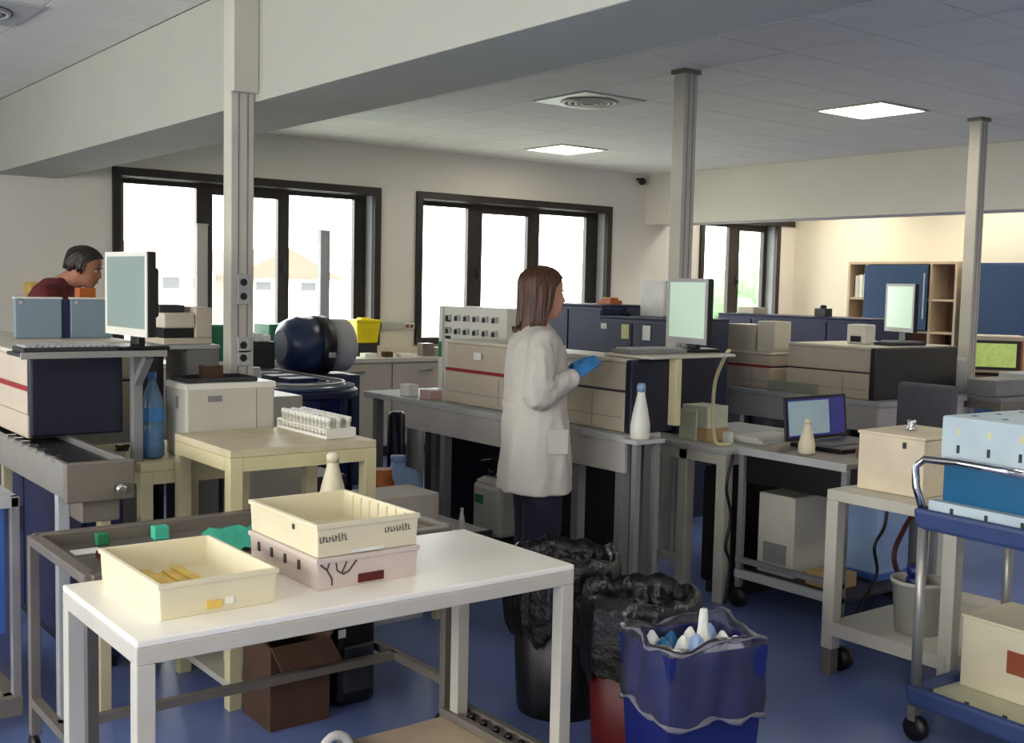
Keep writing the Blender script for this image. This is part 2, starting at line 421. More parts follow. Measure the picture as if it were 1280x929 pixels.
# ------------------------------------------------------------------ outside
GZ = -3.5
solo('outside_ground', MB().box(-80, 160, 10.5, 200, GZ-.2, GZ), OUTGND, 'pale ground outside the windows', 'ground', kind='structure')
def house(x0, x1, y0, y1, ze, zr, wins, label, axis='x'):
    t = thing('house', label, 'building', ((x0+x1)/2, (y0+y1)/2, GZ))
    part(t, 'wall', MB().box(x0, x1, y0, y1, GZ, ze), OUTWALL)
    rf = MB()
    if axis == 'x':
        ym = (y0+y1)/2
        rf.add([(x0-.4,y0-.5,ze-.1),(x1+.4,y0-.5,ze-.1),(x1+.4,y1+.5,ze-.1),(x0-.4,y1+.5,ze-.1),(x0-.4,ym,zr),(x1+.4,ym,zr)], [(0,1,5,4),(2,3,4,5),(1,2,5),(3,0,4),(0,3,2,1)])
    else:
        xm = (x0+x1)/2
        rf.add([(x0-.5,y0-.4,ze-.1),(x1+.5,y0-.4,ze-.1),(x1+.5,y1+.4,ze-.1),(x0-.5,y1+.4,ze-.1),(xm,y0-.4,zr),(xm,y1+.4,zr)], [(0,1,4),(1,2,5,4),(2,3,5),(3,0,4,5),(0,3,2,1)])
    part(t, 'roof', rf, PINKROOF)
    for (a, b, c, d) in wins:
        f = part(t, 'window', MB().box(a, b, y0-.06, y0, c, d), OUTWALL)
        part(f, 'pane', MB().box(a+.08, b-.08, y0-.09, y0-.06, c+.08, d-.08), OUTWIN)
house(12.0, 17.6, 42, 52, 2.0, 3.1, [(x, x+.8, 1.1, 1.7) for x in (12.8, 14.2, 15.4, 16.6)] + [(x, x+.8, -2.3, -1.0) for x in (12.8, 14.2, 15.4, 16.6)], 'low pale house with a long terracotta roof outside')
house(18.6, 22.6, 42, 54, 1.75, 2.9, [(19.2, 20.0, 1.1, 1.6), (21.2, 22.0, 1.1, 1.6), (19.2, 20.0, -2.3, -.9), (21.2, 22.0, -2.3, -.9)], 'white gabled house outside beside the long house', 'y')
def tree(x, y, h, r, label):
    t = thing('tree', label, 'tree', (x, y, GZ), 'trees outside the narrow window')
    part(t, 'trunk', MB().tube([(x, y, GZ), (x+.1, y, GZ+h*.35), (x, y+.1, GZ+h*.6)], [.22, .16, .08]), TRUNK)
    c = MB()
    rnd = random.Random(int(x*7))
    for k in range(16):
        a = rnd.uniform(0, 6.28); q = rnd.uniform(0, r*.75); zz = rnd.uniform(.45, .95)
        c.ball((x+q*math.cos(a), y+q*math.sin(a), GZ+h*zz), r*rnd.uniform(.28, .48), 10, 7)
    part(t, 'crown', c, LEAF)
tree(38, 33, 5.6, 2.4, 'pale green leafy tree outside the narrow window')
tree(43, 36, 6.2, 2.6, 'pale green leafy tree outside the narrow window')

# ------------------------------------------------------------------ columns
def column(x0, x1, y0, y1, zb, label, zt=CZ, sockets=()):
    t = thing('service_column', label, 'column', ((x0+x1)/2, (y0+y1)/2, zb), 'aluminium service columns')
    part(t, 'profile', MB().box(x0, x1, y0, y1, zb, zt), COLM, .006)
    w_ = x1-x0
    g = MB()
    for k in (.3, .68): g.box(x0+w_*k, x0+w_*k+.006, y0-.0015, y0+.002, zb, zt-.02)
    part(t, 'groove', g, GREY)
    part(t, 'ceiling_collar', MB().box(x0-.012, x1+.012, y0-.012, y1+.012, zt-.025, zt), STEELD)
    for z in sockets:
        s_ = part(t, 'socket', MB().box(x0+.03, x1-.02, y0-.012, y0, z-.035, z+.035), LGREY, .004)
        part(s_, 'socket_hole', MB().lathe((0, 0, 0), [(.016, 0), (.016, .003)], 14).xf(Matrix.Translation((x0+.055, y0-.012, z)) @ Matrix.Rotation(R(90), 4, 'X')), BLACK)
    return t
column(1.97, 2.078, 4.54, 4.62, 0.0, 'aluminium service column with sockets against the deep beam', sockets=(1.235, 1.29, 1.50, 1.56))
part(bpy.data.objects['service_column'], 'upper_cover', MB().box(1.965, 2.079, 4.50, 4.54, 2.36, CZ-.03), COLM, .004)
column(4.795, 4.905, 4.64, 4.73, 0.0, 'aluminium service column behind the mint screened monitor')
column(7.60, 7.70, 4.42, 4.51, 0.0, 'aluminium service column beside the blue shelving cabinets')

# ------------------------------------------------------------------ generic builders
def monitor(loc, yaw, w_, h_, screen, label, body=BLACK, bezel=LGREY, tilt=0, stand=0.12):
    """face looks along local -x"""
    t = thing('monitor', label, 'monitor', (0, 0, 0))
    zc = stand + h_/2
    b = MB().box(0, .035, -w_/2-.018, w_/2+.018, zc-h_/2-.03, zc+h_/2+.018)
    link('housing', b.mesh('housing'), body, t, .006)
    link('back_hump', MB().taper(.035, .085, -w_*.32, w_*.32, zc-h_*.35, zc+h_*.35, .0).mesh('back_hump'), body, t, .012)
    f = MB(); a = w_/2
    f.box(-.004, 0, -a-.018, a+.018, zc+h_/2, zc+h_/2+.018).box(-.004, 0, -a-.018, a+.018, zc-h_/2-.03, zc-h_/2).box(-.004, 0, -a-.018, -a, zc-h_/2, zc+h_/2).box(-.004, 0, a, a+.018, zc-h_/2, zc+h_/2)
    link('bezel', f.mesh('bezel'), bezel, t)
    link('screen', MB().box(-.002, .0, -a, a, zc-h_/2, zc+h_/2).mesh('screen'), screen, t)
    link('neck', MB().box(.03, .06, -.04, .04, .015, zc-h_*.2).mesh('neck'), body, t, .005)
    link('foot', MB().box(-.07, .13, -.11, .11, 0, .018).mesh('foot'), body, t, .006)
    t.location = loc; t.rotation_euler = (0, 0, yaw)
    return t

def keyboard(loc, yaw, label, m=DARK, km=LGREY, hl=.17):
    """long axis local y"""
    t = thing('keyboard', label, 'keyboard', (0, 0, 0))
    link('tray_base', MB().box(-.075, .075, -hl, hl, 0, .02).mesh('tray_base'), m, t, .004)
    k = MB()
    for i in range(5):
        for j in range(15):
            x = -.058+i*.025; y = -hl+.012+j*(hl-.01)/7.5
            k.box(x, x+.02, y, y+(hl-.01)/7.5-.005, .02, .027)
    link('keys', k.mesh('keys'), km, t, kind='stuff')
    t.location = loc; t.rotation_euler = (0, 0, yaw)
    return t

def table(name, label, x0, x1, y0, y1, z, m, top_m=None, th=.03, apron=.06, leg=.045, inset=.0, legs=None, group=None, zb=0.0):
    t = thing(name, label, 'table', ((x0+x1)/2, (y0+y1)/2, zb), group)
    part(t, 'tabletop', MB().box(x0, x1, y0, y1, z-th, z), top_m or m, .004)
    i = inset
    a = MB(); zt = z-th; q = .02
    if apron:
        a.box(x0+i+leg, x1-i-leg, y0+i, y0+i+q, zt-apron, zt).box(x0+i+leg, x1-i-leg, y1-i-q, y1-i, zt-apron, zt)
        a.box(x0+i, x0+i+q, y0+i+leg, y1-i-leg, zt-apron, zt).box(x1-i-q, x1-i, y0+i+leg, y1-i-leg, zt-apron, zt)
        part(t, 'apron', a, m)
    for (lx_, ly_) in legs or [(x0+i, y0+i), (x1-i-leg, y0+i), (x0+i, y1-i-leg), (x1-i-leg, y1-i-leg)]:
        part(t, 'leg', MB().box(lx_, lx_+leg, ly_, ly_+leg, zb, zt), m, .003)
    return t

def wash_bottle(x, y, z, h, label, r=.035, m=WHITEP, capm=WHITEP):
    t = thing('wash_bottle', label, 'bottle', (x, y, z))
    part(t, 'bottle_body', MB().lathe((x, y, z), [(r*.9, 0), (r, .01), (r, h*.25), (r*.75, h*.5), (r*.42, h*.78), (r*.38, h*.85)], 20), m)
    part(t, 'cap', MB().lathe((x, y, z), [(r*.44, h*.85), (r*.44, h*.95), (r*.3, h)], 16), capm)
    return t

def cyl_thing(name, x, y, z, prof, m, label, cat, n=24):
    return solo(name, MB().lathe((x, y, z), prof, n), m, label, cat)

# ------------------------------------------------------------------ foreground white table and its trays
def white_table():
    x0, x1, y0, y1, z = .86, 2.18, 2.50, 3.08, .74
    t = thing('worktable', 'white laminate worktable with square metal legs carrying the sample trays', 'table', ((x0+x1)/2, (y0+y1)/2, 0))
    part(t, 'tabletop', MB().box(x0, x1, y0, y1, z-.018, z), WHITE, .004)
    L = .045
    a = MB().box(x0, x1, y0, y0+.03, z-.06, z-.018).box(x0, x1, y1-.03, y1, z-.06, z-.018).box(x0, x0+.03, y0+.03, y1-.03, z-.06, z-.018).box(x1-.03, x1, y0+.03, y1-.03, z-.06, z-.018)
    part(t, 'frame_rail', a, WHITEM, .003)
    for (a_, b_) in ((x0, y0), (x1-L, y0), (x0, y1-L), (x1-L, y1-L)):
        lg = part(t, 'leg', MB().box(a_, a_+L, b_, b_+L, .02, z-.06), WHITEM, .003)
        part(lg, 'foot_cap', MB().box(a_+.004, a_+L-.004, b_+.004, b_+L-.004, 0, .02), BLACK)
white_table()

def strokes(parent, segs, m, r=.0022):
    mb = MB()
    for s in segs: mb.tube(s, r, 5)
    return part(parent, 'handwriting', mb, m)

def sample_tray(name, label, x0, x1, y0, y1, z0, z1, m, slots=True):
    t = thing(name, label, 'tray', ((x0+x1)/2, (y0+y1)/2, z0))
    b = part(t, 'tray_body', MB().tray(x0, x1, y0, y1, z0, z1, .008, .004), m, .003)
    rim = MB().box(x0-.004, x1+.004, y0-.004, y0+.003, z1-.014, z1-.001).box(x0-.004, x1+.004, y1-.003, y1+.004, z1-.014, z1-.001).box(x0-.004, x0+.003, y0, y1, z1-.014, z1-.001).box(x1-.003, x1+.004, y0, y1, z1-.014, z1-.001)
    part(t, 'rim', rim, m, .002)
    return t, b
t, b = sample_tray('sample_tray', 'cream plastic tray holding yellow packs', .955, 1.265, 2.615, 3.065, .74, .832, CREAMT)
part(t, 'gold_sticker', MB().box(1.075, 1.115, 2.6135, 2.618, .752, .772), GOLD)
part(t, 'white_sticker', MB().box(1.125, 1.145, 2.6135, 2.618, .758, .776), PAPER)
for k in range(6):
    solo('yellow_pack', MB().box(.975+.029*k, .975+.029*k+.027, 2.66+.006*k, 2.96+.01*(k % 3), .7485, .768+.005*(k % 3)), GOLD, 'flat yellow pack standing inside the cream tray', 'pack', 'yellow packs in the cream tray', bevel=.002)
t, b = sample_tray('sample_tray', 'pinkish lower tray with a red label under the written tray', 1.395, 1.715, 2.645, 3.11-.04, .74, .829, PINKT)
part(t, 'red_label', MB().box(1.522, 1.602, 2.6435, 2.649, .748, .772), REDBIN)
for k in range(4):
    yy = 3.0-.085*k
    part(t, 'slot', MB().box(1.3925, 1.40, yy, yy+.012, .780, .806), INK)
strokes(t, [[(1.405, 2.645, .812), (1.425, 2.645, .795), (1.440, 2.645, .770), (1.440, 2.645, .752)], [(1.425, 2.645, .795), (1.432, 2.645, .815)],
            [(1.452, 2.645, .812), (1.456, 2.645, .790), (1.475, 2.645, .778), (1.492, 2.645, .785), (1.515, 2.645, .812)], [(1.470, 2.645, .782), (1.485, 2.645, .812)]], INK, .0022)
t, b = sample_tray('sample_tray', 'empty cream tray with handwriting stacked on the pinkish tray', 1.395, 1.715, 2.645, 3.07, .8295, .922, CREAMT)
def scribble(x, n, dx, z, h, y=2.645):
    segs = []
    rnd = random.Random(n*13)
    for k in range(n):
        xx = x+k*dx; a = rnd.uniform(.6, 1.0)*h
        segs.append([(xx, y, z+a), (xx+dx*.15, y, z)])
        if k % 2 == 0: segs.append([(xx+dx*.15, y, z), (xx+dx*.7, y, z+a*.5*rnd.random())])
        else: segs.append([(xx, y, z+a*.6), (xx+dx*.6, y, z+a*.7)])
    return segs
strokes(t, scribble(1.403, 9, .0095, .872, .022), INK, .0012)
strokes(t, scribble(1.605, 9, .0095, .878, .02), INK, .0012)
part(t, 'tape_strip', MB().box(1.50, 1.60, 2.6435, 2.648, .834, .842), PAPER)
part(t, 'peg', MB().box(1.3925, 1.40, 2.78, 2.79, .886, .90), INK)
for k in range(7):
    part(t, 'inner_rib', MB().box(1.702, 1.708, 2.70+.05*k, 2.704+.05*k, .84, .915), CREAM)

# ------------------------------------------------------------------ stainless trolley behind the table
def steel_trolley():
    x0, x1, y0, y1 = .95, 2.15, 3.13, 3.72
    t = thing('steel_trolley', 'dull stainless steel trolley with a tray top behind the white worktable', 'trolley', ((x0+x1)/2, (y0+y1)/2, 0))
    part(t, 'tray_top', MB().tray(x0+.03, x1-.03, y0+.03, y1-.03, .70, .735, .004), STEELD)
    rim = MB()
    for (p, q) in (((x0, y0), (x1, y0)), ((x0, y1), (x1, y1)), ((x0, y0), (x0, y1)), ((x1, y0), (x1, y1))):
        rim.bar((p[0], p[1], .73), (q[0], q[1], .73), .04, .03)
    part(t, 'top_rail', rim, STEELD, .004)
    for (a, b) in ((x0, y0), (x1, y0), (x0, y1), (x1, y1)):
        lg = part(t, 'leg', MB().bar((a, b, .09), (a, b, .72), .032), STEELD, .003)
        part(lg, 'castor', MB().lathe((0, 0, -.011), [(.01, 0), (.04, 0), (.04, .022), (.01, .022)], 18).xf(Matrix.Translation((a, b+.01, .04)) @ Matrix.Rotation(R(90), 4, 'Y')), BLACK)
    ym = 3.46
    part(t, 'lower_rail', MB().bar((x0, y0, .2), (x0, y1, .2), .028), STEELD)
    part(t, 'lower_rail', MB().bar((x1, y0, .2), (x1, y1, .2), .028), STEELD)
    part(t, 'cross_rail', MB().bar((x0, ym, .2), (x1, ym, .2), .028), STEELD)
steel_trolley()
# things lying on the trolley tray
solo('cloth', (lambda mb: mb.loft([[(1.44+.3*i/9, 3.28+.28*j/7, .706+.022*abs(math.sin(i*1.3+j*.9))+.012*math.sin(j*2.1)) for i in range(10)] for j in range(8)], False, True, False))(MB()), TEAL, 'crumpled teal cloth on the steel trolley', 'cloth')
wash_bottle(1.97, 3.62, .704, .245, 'white conical squeeze bottle on the steel trolley', .055, CREAMT, CREAMT)
def small_pack(x, y, m, label, s=(.06, .05, .03)):
    return solo('small_pack', MB().box(x, x+s[0], y, y+s[1], .7045, .7045+s[2]), m, label, 'pack', bevel=.004)
small_pack(1.07, 3.40, REDBIN, 'dark red pack on the steel trolley beside the cream tray', (.07, .08, .022))
small_pack(1.02, 3.52, PAPER, 'folded white paper on the steel trolley corner', (.09, .06, .008))
small_pack(1.30, 3.60, TEAL, 'small teal cap box at the trolley back rail', (.05, .04, .045))
small_pack(1.12, 3.62, GREEN, 'small green box at the trolley back rail', (.04, .03, .04))

# low dolly under the white table, with studded rails
def dolly():
    x0, x1, y0, y1 = 1.72, 2.22, 2.35, 3.12
    t = thing('floor_dolly', 'low dolly with studded rails and a pale deck under the worktable', 'dolly', ((x0+x1)/2, (y0+y1)/2, 0))
    part(t, 'deck', MB().box(x0+.03, x1-.10, y0+.03, y1-.02, .075, .09), WOOD, .003)
    for xx in (x0, x1-.10, x1-.02):
        part(t, 'rail', MB().box(xx, xx+.03, y0, y1, .06, .115), STEELD, .003)
    for k in range(11):
        yy = y0+.04+k*.068
        part(t, 'stud', MB().lathe((x1-.045, yy, .10), [(.013, 0), (.013, .012), (.009, .018)], 12), BLACK)
    part(t, 'rail_bed', MB().box(x1-.07, x1-.02, y0, y1, .07, .10), STEELD)
    for a in (x0+.06, x1-.06):
        for b in (y0+.08, y1-.08):
            part(t, 'castor', MB().lathe((0, 0, -.012), [(.008, 0), (.03, 0), (.03, .024), (.008, .024)], 16).xf(Matrix.Translation((a, b, .03)) @ Matrix.Rotation(R(90), 4, 'Y')), BLACK)
dolly()
mb = MB().tube([(1.64+.055*math.cos(a), 2.98, .10+.075*math.sin(a)) for a in [math.pi*k/10 for k in range(11)]], .014, 10)
mb.box(1.57, 1.71, 2.95, 3.01, .0, .10)
solo('carry_handle', mb, WHITEP, 'white arched carry handle of a low case beside the dolly', 'handle')

# floor items seen below the table
def open_carton():
    x0, x1, y0, y1 = 1.67, 1.90, 3.50, 3.73
    t = thing('cardboard_box', 'brown cardboard box with open flaps on the floor under the steel trolley', 'box', ((x0+x1)/2, (y0+y1)/2, 0))
    part(t, 'carton_body', MB().tray(x0, x1, y0, y1, 0, .30, .006), CARD)
    part(t, 'flap', MB().bar((x0, (y0+y1)/2, .30), (x0-.06, (y0+y1)/2, .37), y1-y0, .006), CARD)
    part(t, 'flap', MB().bar((x1, (y0+y1)/2, .30), (x1+.045, (y0+y1)/2, .38), y1-y0, .006), CARD)
    part(t, 'flap', MB().bar(((x0+x1)/2, y0, .30), ((x0+x1)/2, y0-.09, .24), x1-x0, .006), CARD)
open_carton()
cyl_thing('waste_drum', 1.78, 3.96, .111, [(.075, 0), (.08, .01), (.08, .30), (.072, .32), (.05, .325)], WHITEM, 'white cylindrical drum on the shelf of the cream table', 'drum')
cyl_thing('beige_drum', 2.03, 4.02, .111, [(.11, 0), (.115, .01), (.115, .34), (.10, .36), (.04, .365)], BEIGE_L, 'wide beige drum on the shelf of the cream table behind the carton', 'drum')
def backpack():
    x, y = 2.04, 3.63
    t = thing('black_case', 'black soft equipment case on the floor beside the carton', 'case', (x, y, 0))
    part(t, 'case_body', MB().box(x-.085, x+.085, y-.08, y+.09, 0, .42), BLACK, .03)
    part(t, 'pocket', MB().box(x-.065, x+.065, y-.10, y-.08, .06, .24), DARK, .01)
    part(t, 'strap', MB().tube([(x-.04, y, .42), (x-.02, y, .47), (x+.05, y, .47), (x+.07, y, .42)], .01, 8), DARK)
    part(t, 'tag', MB().box(x-.08, x-.05, y-.083, y-.08, .27, .30), PAPER)
backpack()

# ------------------------------------------------------------------ cream rack table, low table, white box, bottle
table('cream_table', 'cream painted tall table with a tube rack on top', 1.63, 2.235, 3.755, 4.29, .96, CREAM, mat('cream_worn_top', (206, 194, 160), .45, var=.1, scale=9), th=.03, apron=.05, leg=.05)
ct = bpy.data.objects['cream_table']
part(ct, 'lower_shelf', MB().box(1.625, 2.24, 3.75, 4.295, .085, .11), WHITEM, .003)
def tube_rack():
    x0, x1, y0, y1, z = 2.06, 2.19, 3.84, 4.27, .961
    t = thing('tube_rack', 'long white rack filled with capped tubes on the cream table', 'rack', ((x0+x1)/2, (y0+y1)/2, z))
    part(t, 'rack_base', MB().box(x0, x1, y0, y1, z, z+.012), WHITEP, .002)
    part(t, 'upper_plate', MB().box(x0, x1, y0, y1, z+.035, z+.040), WHITEP)
    for a in (y0, y1-.006): part(t, 'end_plate', MB().box(x0, x1, a, a+.006, z+.012, z+.035), WHITEP)
    me = MB().lathe((0, 0, 0), [(.006, 0), (.010, .006), (.010, .05), (.0125, .05), (.0125, .068), (.009, .070)], 12).mesh('sample_tube'); me.materials.append(WHITEP)
    for i in range(3):
        for j in range(13):
            o = bpy.data.objects.new('sample_tube', me); COL.objects.link(o)
            o.location = (x0+.022+i*.043, y0+.022+j*.032, z+.0405-.024)
            o.location.z = z+.0125
            tag(o, 'white capped sample tube standing in the long rack', 'tube', 'capped tubes in the rack on the cream table')
tube_rack()
table('low_table', 'cream side table carrying the blue water bottle and white box', 1.50, 1.955, 4.305, 4.90, .845, CREAM, th=.035, apron=.05, leg=.05)
def white_box():
    x0, x1, y0, y1, z0, z1 = 1.685, 2.07, 4.31, 4.53, .846, 1.145
    t = thing('desktop_device', 'white desktop device box in front of the socket column', 'device', ((x0+x1)/2, (y0+y1)/2, z0))
    part(t, 'housing', MB().box(x0, x1, y0, y1, z0, z1), WHITEM, .01)
    part(t, 'lid', MB().box(x0-.003, x1+.003, y0-.003, y1+.003, z1-.02, z1+.006), WHITEP, .004)
    part(t, 'nameplate', MB().box(x0+.09, x0+.15, y0-.002, y0+.001, z1-.07, z1-.045), GREY)
    part(t, 'side_grip', MB().box(x0-.002, x0+.001, y0+.08, y0+.11, z1-.1, z1-.05), GREY)
    part(t, 'seam', MB().box(x0+.30, x0+.303, y0-.001, y0+.001, z0, z1-.02), GREY)
white_box()
solo('steel_tray', MB().tray(1.70, 2.0, 4.33, 4.52, 1.1515, 1.170, .003), DARK, 'shallow dark tray on the white device box', 'tray')
solo('amber_box', MB().box(1.80, 1.88, 4.40, 4.47, 1.155, 1.215), CARD, 'small red-brown box in the shallow dark tray', 'box', bevel=.003)
def water_bottle(x, y, z):
    t = thing('water_bottle', 'tall blue plastic water bottle on the cream side table', 'bottle', (x, y, z))
    h = .345; r = .046
    part(t, 'bottle_body', MB().lathe((x, y, z), [(r*.8, 0), (r, .012), (r, .06), (r*.93, .07), (r, .08), (r, .13), (r*.93, .14), (r, .15), (r, .21), (r*.85, .245), (r*.5, .285), (r*.30, .31), (r*.30, .325)], 24), PETB)
    part(t, 'water', MB().lathe((x, y, z), [(r*.76, .004), (r*.94, .014), (r*.92, .12), (0.001, .121)], 24), mat('water_fill', (96, 156, 196), .1))
    part(t, 'label_band', MB().lathe((x, y, z), [(r*1.012, .152), (r*1.012, .206)], 24, False), WATER)
    part(t, 'cap', MB().lathe((x, y, z), [(r*.36, .322), (r*.36, h), (r*.2, h+.002)], 16), MIDBLUE)
water_bottle(1.592, 4.43, .846)
def cable_heap(x, y, z, label, n=9, r=.05, m=CARD):
    rnd = random.Random(int(x*100)); pts = []
    for k in range(n*5):
        a = rnd.uniform(0, 6.28); q = rnd.uniform(.3, 1)*r
        pts.append((x+q*math.cos(k*1.1+a*.2), y+q*math.sin(k*1.1+a*.2), z+.006+rnd.uniform(0, .025)))
    return solo('cable_bundle', MB().tube(pts, .0035, 5), m, label, 'cable')
cable_heap(1.535, 4.62, .847, 'small heap of brown cable beside the water bottle', 8, .032)

# ------------------------------------------------------------------ lane A: conveyor, analyzer, monitor
def conveyor_a():
    x0, x1, y0, y1 = 1.07, 1.29, 3.80, 8.0
    t = thing('sample_conveyor', 'steel sample conveyor running under the navy ended analyzer', 'conveyor', ((x0+x1)/2, (y0+y1)/2, 0))
    part(t, 'side_rail', MB().box(x0, x0+.02, y0, y1, .83, .95), STEEL, .003)
    part(t, 'side_rail', MB().box(x1-.02, x1, y0, y1, .83, .95), STEEL, .003)
    part(t, 'belt', MB().box(x0+.02, x1-.02, y0+.03, y1, .90, .928), DARK)
    part(t, 'end_cap', MB().box(x0-.004, x1+.004, y0-.03, y0, .82, .955), STEELD, .006)
    part(t, 'motor', MB().box(x0+.06, x1-.03, y0+.02, y0+.28, .74, .83), STEELD, .006)
    part(t, 'end_knob', MB().lathe((0, 0, 0), [(.018, 0), (.018, .03), (.01, .034)], 14).xf(Matrix.Translation((x1-.05, y0-.03, .86)) @ Matrix.Rotation(R(90), 4, 'X')), CHROME)
    for yy in (3.95, 5.3, 6.6, 7.8):
        part(t, 'leg', MB().box(x0+.02, x0+.06, yy, yy+.04, 0, .83), LGREY, .003)
        part(t, 'leg', MB().box(x1-.06, x1-.02, yy, yy+.04, 0, .83), CREAM, .003)
    for k in range(7):
        yy = y0+.1+k*.1
        part(t, 'clip', MB().box(x0-.008, x0+.024, yy, yy+.02, .945, .965), CHROME)
conveyor_a()
def under_unit(x0, x1, y0, y1, z1, label, m=NAVY, n=3):
    t = thing('equipment_cabinet', label, 'cabinet', ((x0+x1)/2, (y0+y1)/2, 0))
    part(t, 'carcass', MB().box(x0, x1, y0, y1, .05, z1), m, .006)
    part(t, 'plinth', MB().box(x0+.02, x1-.02, y0+.02, y1-.02, 0, .05), BLACK)
    w_ = (y1-y0)/n
    for k in range(n):
        d = part(t, 'door', MB().box(x0-.012, x0, y0+k*w_+.008, y0+(k+1)*w_-.008, .07, z1-.02), m, .003)
        part(d, 'handle', MB().box(x0-.024, x0-.012, y0+k*w_+.03, y0+k*w_+.045, z1*.5, z1*.5+.12), STEEL)
    return t
under_unit(1.33, 1.48, 4.45, 7.9, .80, 'low navy cabinet run below the conveyor', MIDBLUE and NAVY2, 4)
def reagent_cart_a():
    x0, x1, y0, y1 = .62, .98, 4.0, 4.9
    t = thing('rolling_frame', 'grey rolling frame with blue side panels beside the conveyor', 'cart', ((x0+x1)/2, (y0+y1)/2, 0))
    for a in (x0, x1-.03):
        for b in (y0, y1-.03): part(t, 'post', MB().box(a, a+.03, b, b+.03, .06, .82), STEEL, .003)
    part(t, 'base_rail', MB().box(x0, x1, y0-.02, y0+.04, .06, .13).box(x0, x1, y1-.04, y1+.02, .06, .13).box(x1-.06, x1, y0, y1, .06, .13).box(x0, x0+.06, y0, y1, .06, .13), STEELD, .005)
    part(t, 'side_panel', MB().box(x1-.02, x1-.01, y0+.06, y1-.06, .2, .76), NAVY2)
    part(t, 'end_panel', MB().box(x0+.05, x1-.05, y0+.01, y0+.02, .35, .78), MIDBLUE)
    part(t, 'top_shelf', MB().box(x0, x1, y0, y1, .78, .82), LGREY, .005)
    for k in range(3):
        part(t, 'slat', MB().bar((x0, y0+.2+.2*k, .11), (x1, y0+.2+.2*k, .11), .04, .02), STEELD)
reagent_cart_a()

def analyzer(name, label, x0, x1, y0, y1, z0, z1, end=None, red=False, split=.5, top=BEIGE_L, grp=None):
    """beige instrument whose working face looks along -x; optional dark end panel on -y"""
    t = thing(name, label, 'analyzer', ((x0+x1)/2, (y0+y1)/2, z0), grp)
    zm = z0+(z1-z0)*split
    ye = y0+(.05 if end else 0)
    part(t, 'lower_housing', MB().box(x0, x1, ye, y1, z0, zm-.004), BEIGE, .008)
    part(t, 'upper_housing', MB().box(x0+.012, x1, ye, y1, zm+.004, z1-.02), BEIGE, .008)
    part(t, 'seam', MB().box(x0+.014, x1-.01, ye+.004, y1-.004, zm-.005, zm+.005), DARK)
    part(t, 'top_cover', MB().box(x0+.004, x1, ye-.002, y1, z1-.02, z1), top, .006)
    part(t, 'foot_gap', MB().box(x0+.03, x1-.03, ye+.03, y1-.03, z0-.001, z0+.006), BLACK)
    if red: part(t, 'red_stripe', MB().box(x0-.002, x0+.014, ye+.01, y1-.01, zm-.004, zm+.012), RED)
    if end:
        part(t, 'end_panel', MB().box(x0-.006, x1+.004, y0, y0+.05, z0, z1-.005), end, .01)
    part(t, 'panel_line', MB().box(x0-.0012, x0+.001, ye+(y1-ye)*.3, ye+(y1-ye)*.3+.004, z0+.02, zm-.02).box(x0-.0012, x0+.001, ye+.02, y1-.02, z0+.35*(zm-z0), z0+.35*(zm-z0)+.003), GREY)
    return t
ta = analyzer('analyzer', 'beige analyzer with red stripe and navy end panel below the keyboard shelf', 1.135, 1.475, 4.44, 6.3, .955, 1.275, NAVY, True, .55)
part(ta, 'lower_skirt', MB().box(1.12, 1.30, 4.46, 6.3, .951, 1.04), BEIGE, .006)
# keyboard shelf on arm
def kb_shelf():
    t = thing('keyboard_shelf', 'swivel shelf with arm over the navy analyzer end', 'shelf', (1.40, 4.40, .85))
    part(t, 'shelf_plate', MB().box(1.04, 1.56, 4.20, 4.42, 1.276, 1.290), DARK, .006)
    part(t, 'shelf_edge', MB().box(1.035, 1.565, 4.192, 4.20, 1.272, 1.296), STEEL, .002)
    part(t, 'arm_post', MB().box(1.49, 1.53, 4.36, 4.40, .846, 1.276), GREY, .004)
    part(t, 'arm_brace', MB().bar((1.51, 4.38, 1.15), (1.51, 4.24, 1.27), .03), GREY)
kb_shelf()
keyboard((1.22, 4.30, 1.2905), R(90), 'dark keyboard on the swivel shelf under the grey screened monitor', DARK, LGREY)
monitor((1.465, 4.36, 1.291), R(4), .36, .275, SCR_A, 'flat monitor with a grey screen beside the man in maroon', BLACK, WHITEP, stand=.085)
# grey-blue lids on the analyzer
def lid(x0, x1, label):
    t = thing('lid_panel', label, 'lid', ((x0+x1)/2, 5.52, 1.276), 'raised lids on the analyzer')
    part(t, 'panel', MB().box(x0, x1, 5.50, 5.53, 1.276, 1.465), LAVENDER, .005)
    part(t, 'top_edge', MB().box(x0-.002, x1+.002, 5.497, 5.533, 1.462, 1.470), WHITEP)
    part(t, 'catch', MB().lathe((0, 0, 0), [(.009, 0), (.009, .005)], 12).xf(Matrix.Translation((x0+.025, 5.50, 1.445)) @ Matrix.Rotation(R(90), 4, 'X')), CHROME)
lid(1.335, 1.545, 'blue-grey raised lid panel standing nearer the wall end of the analyzer')
lid(1.585, 1.775, 'blue-grey raised lid panel standing next to the flat monitor')
solo('gap_block', MB().box(1.547, 1.583, 5.51, 5.60, 1.276, 1.46), NAVY2, 'navy block between the two blue-grey lids', 'block', bevel=.003)  # navy block filling the dark blue gap between the lids
analyzer('analyzer', 'beige analyzer that carries the second blue-grey lid', 1.48, 1.80, 5.25, 5.75, .90, 1.275)
table('support_bench', 'white bench under the analyzer with the blue-grey lids', 1.485, 1.82, 5.22, 6.0, .899, WHITEM, th=.04, apron=.06, leg=.04)
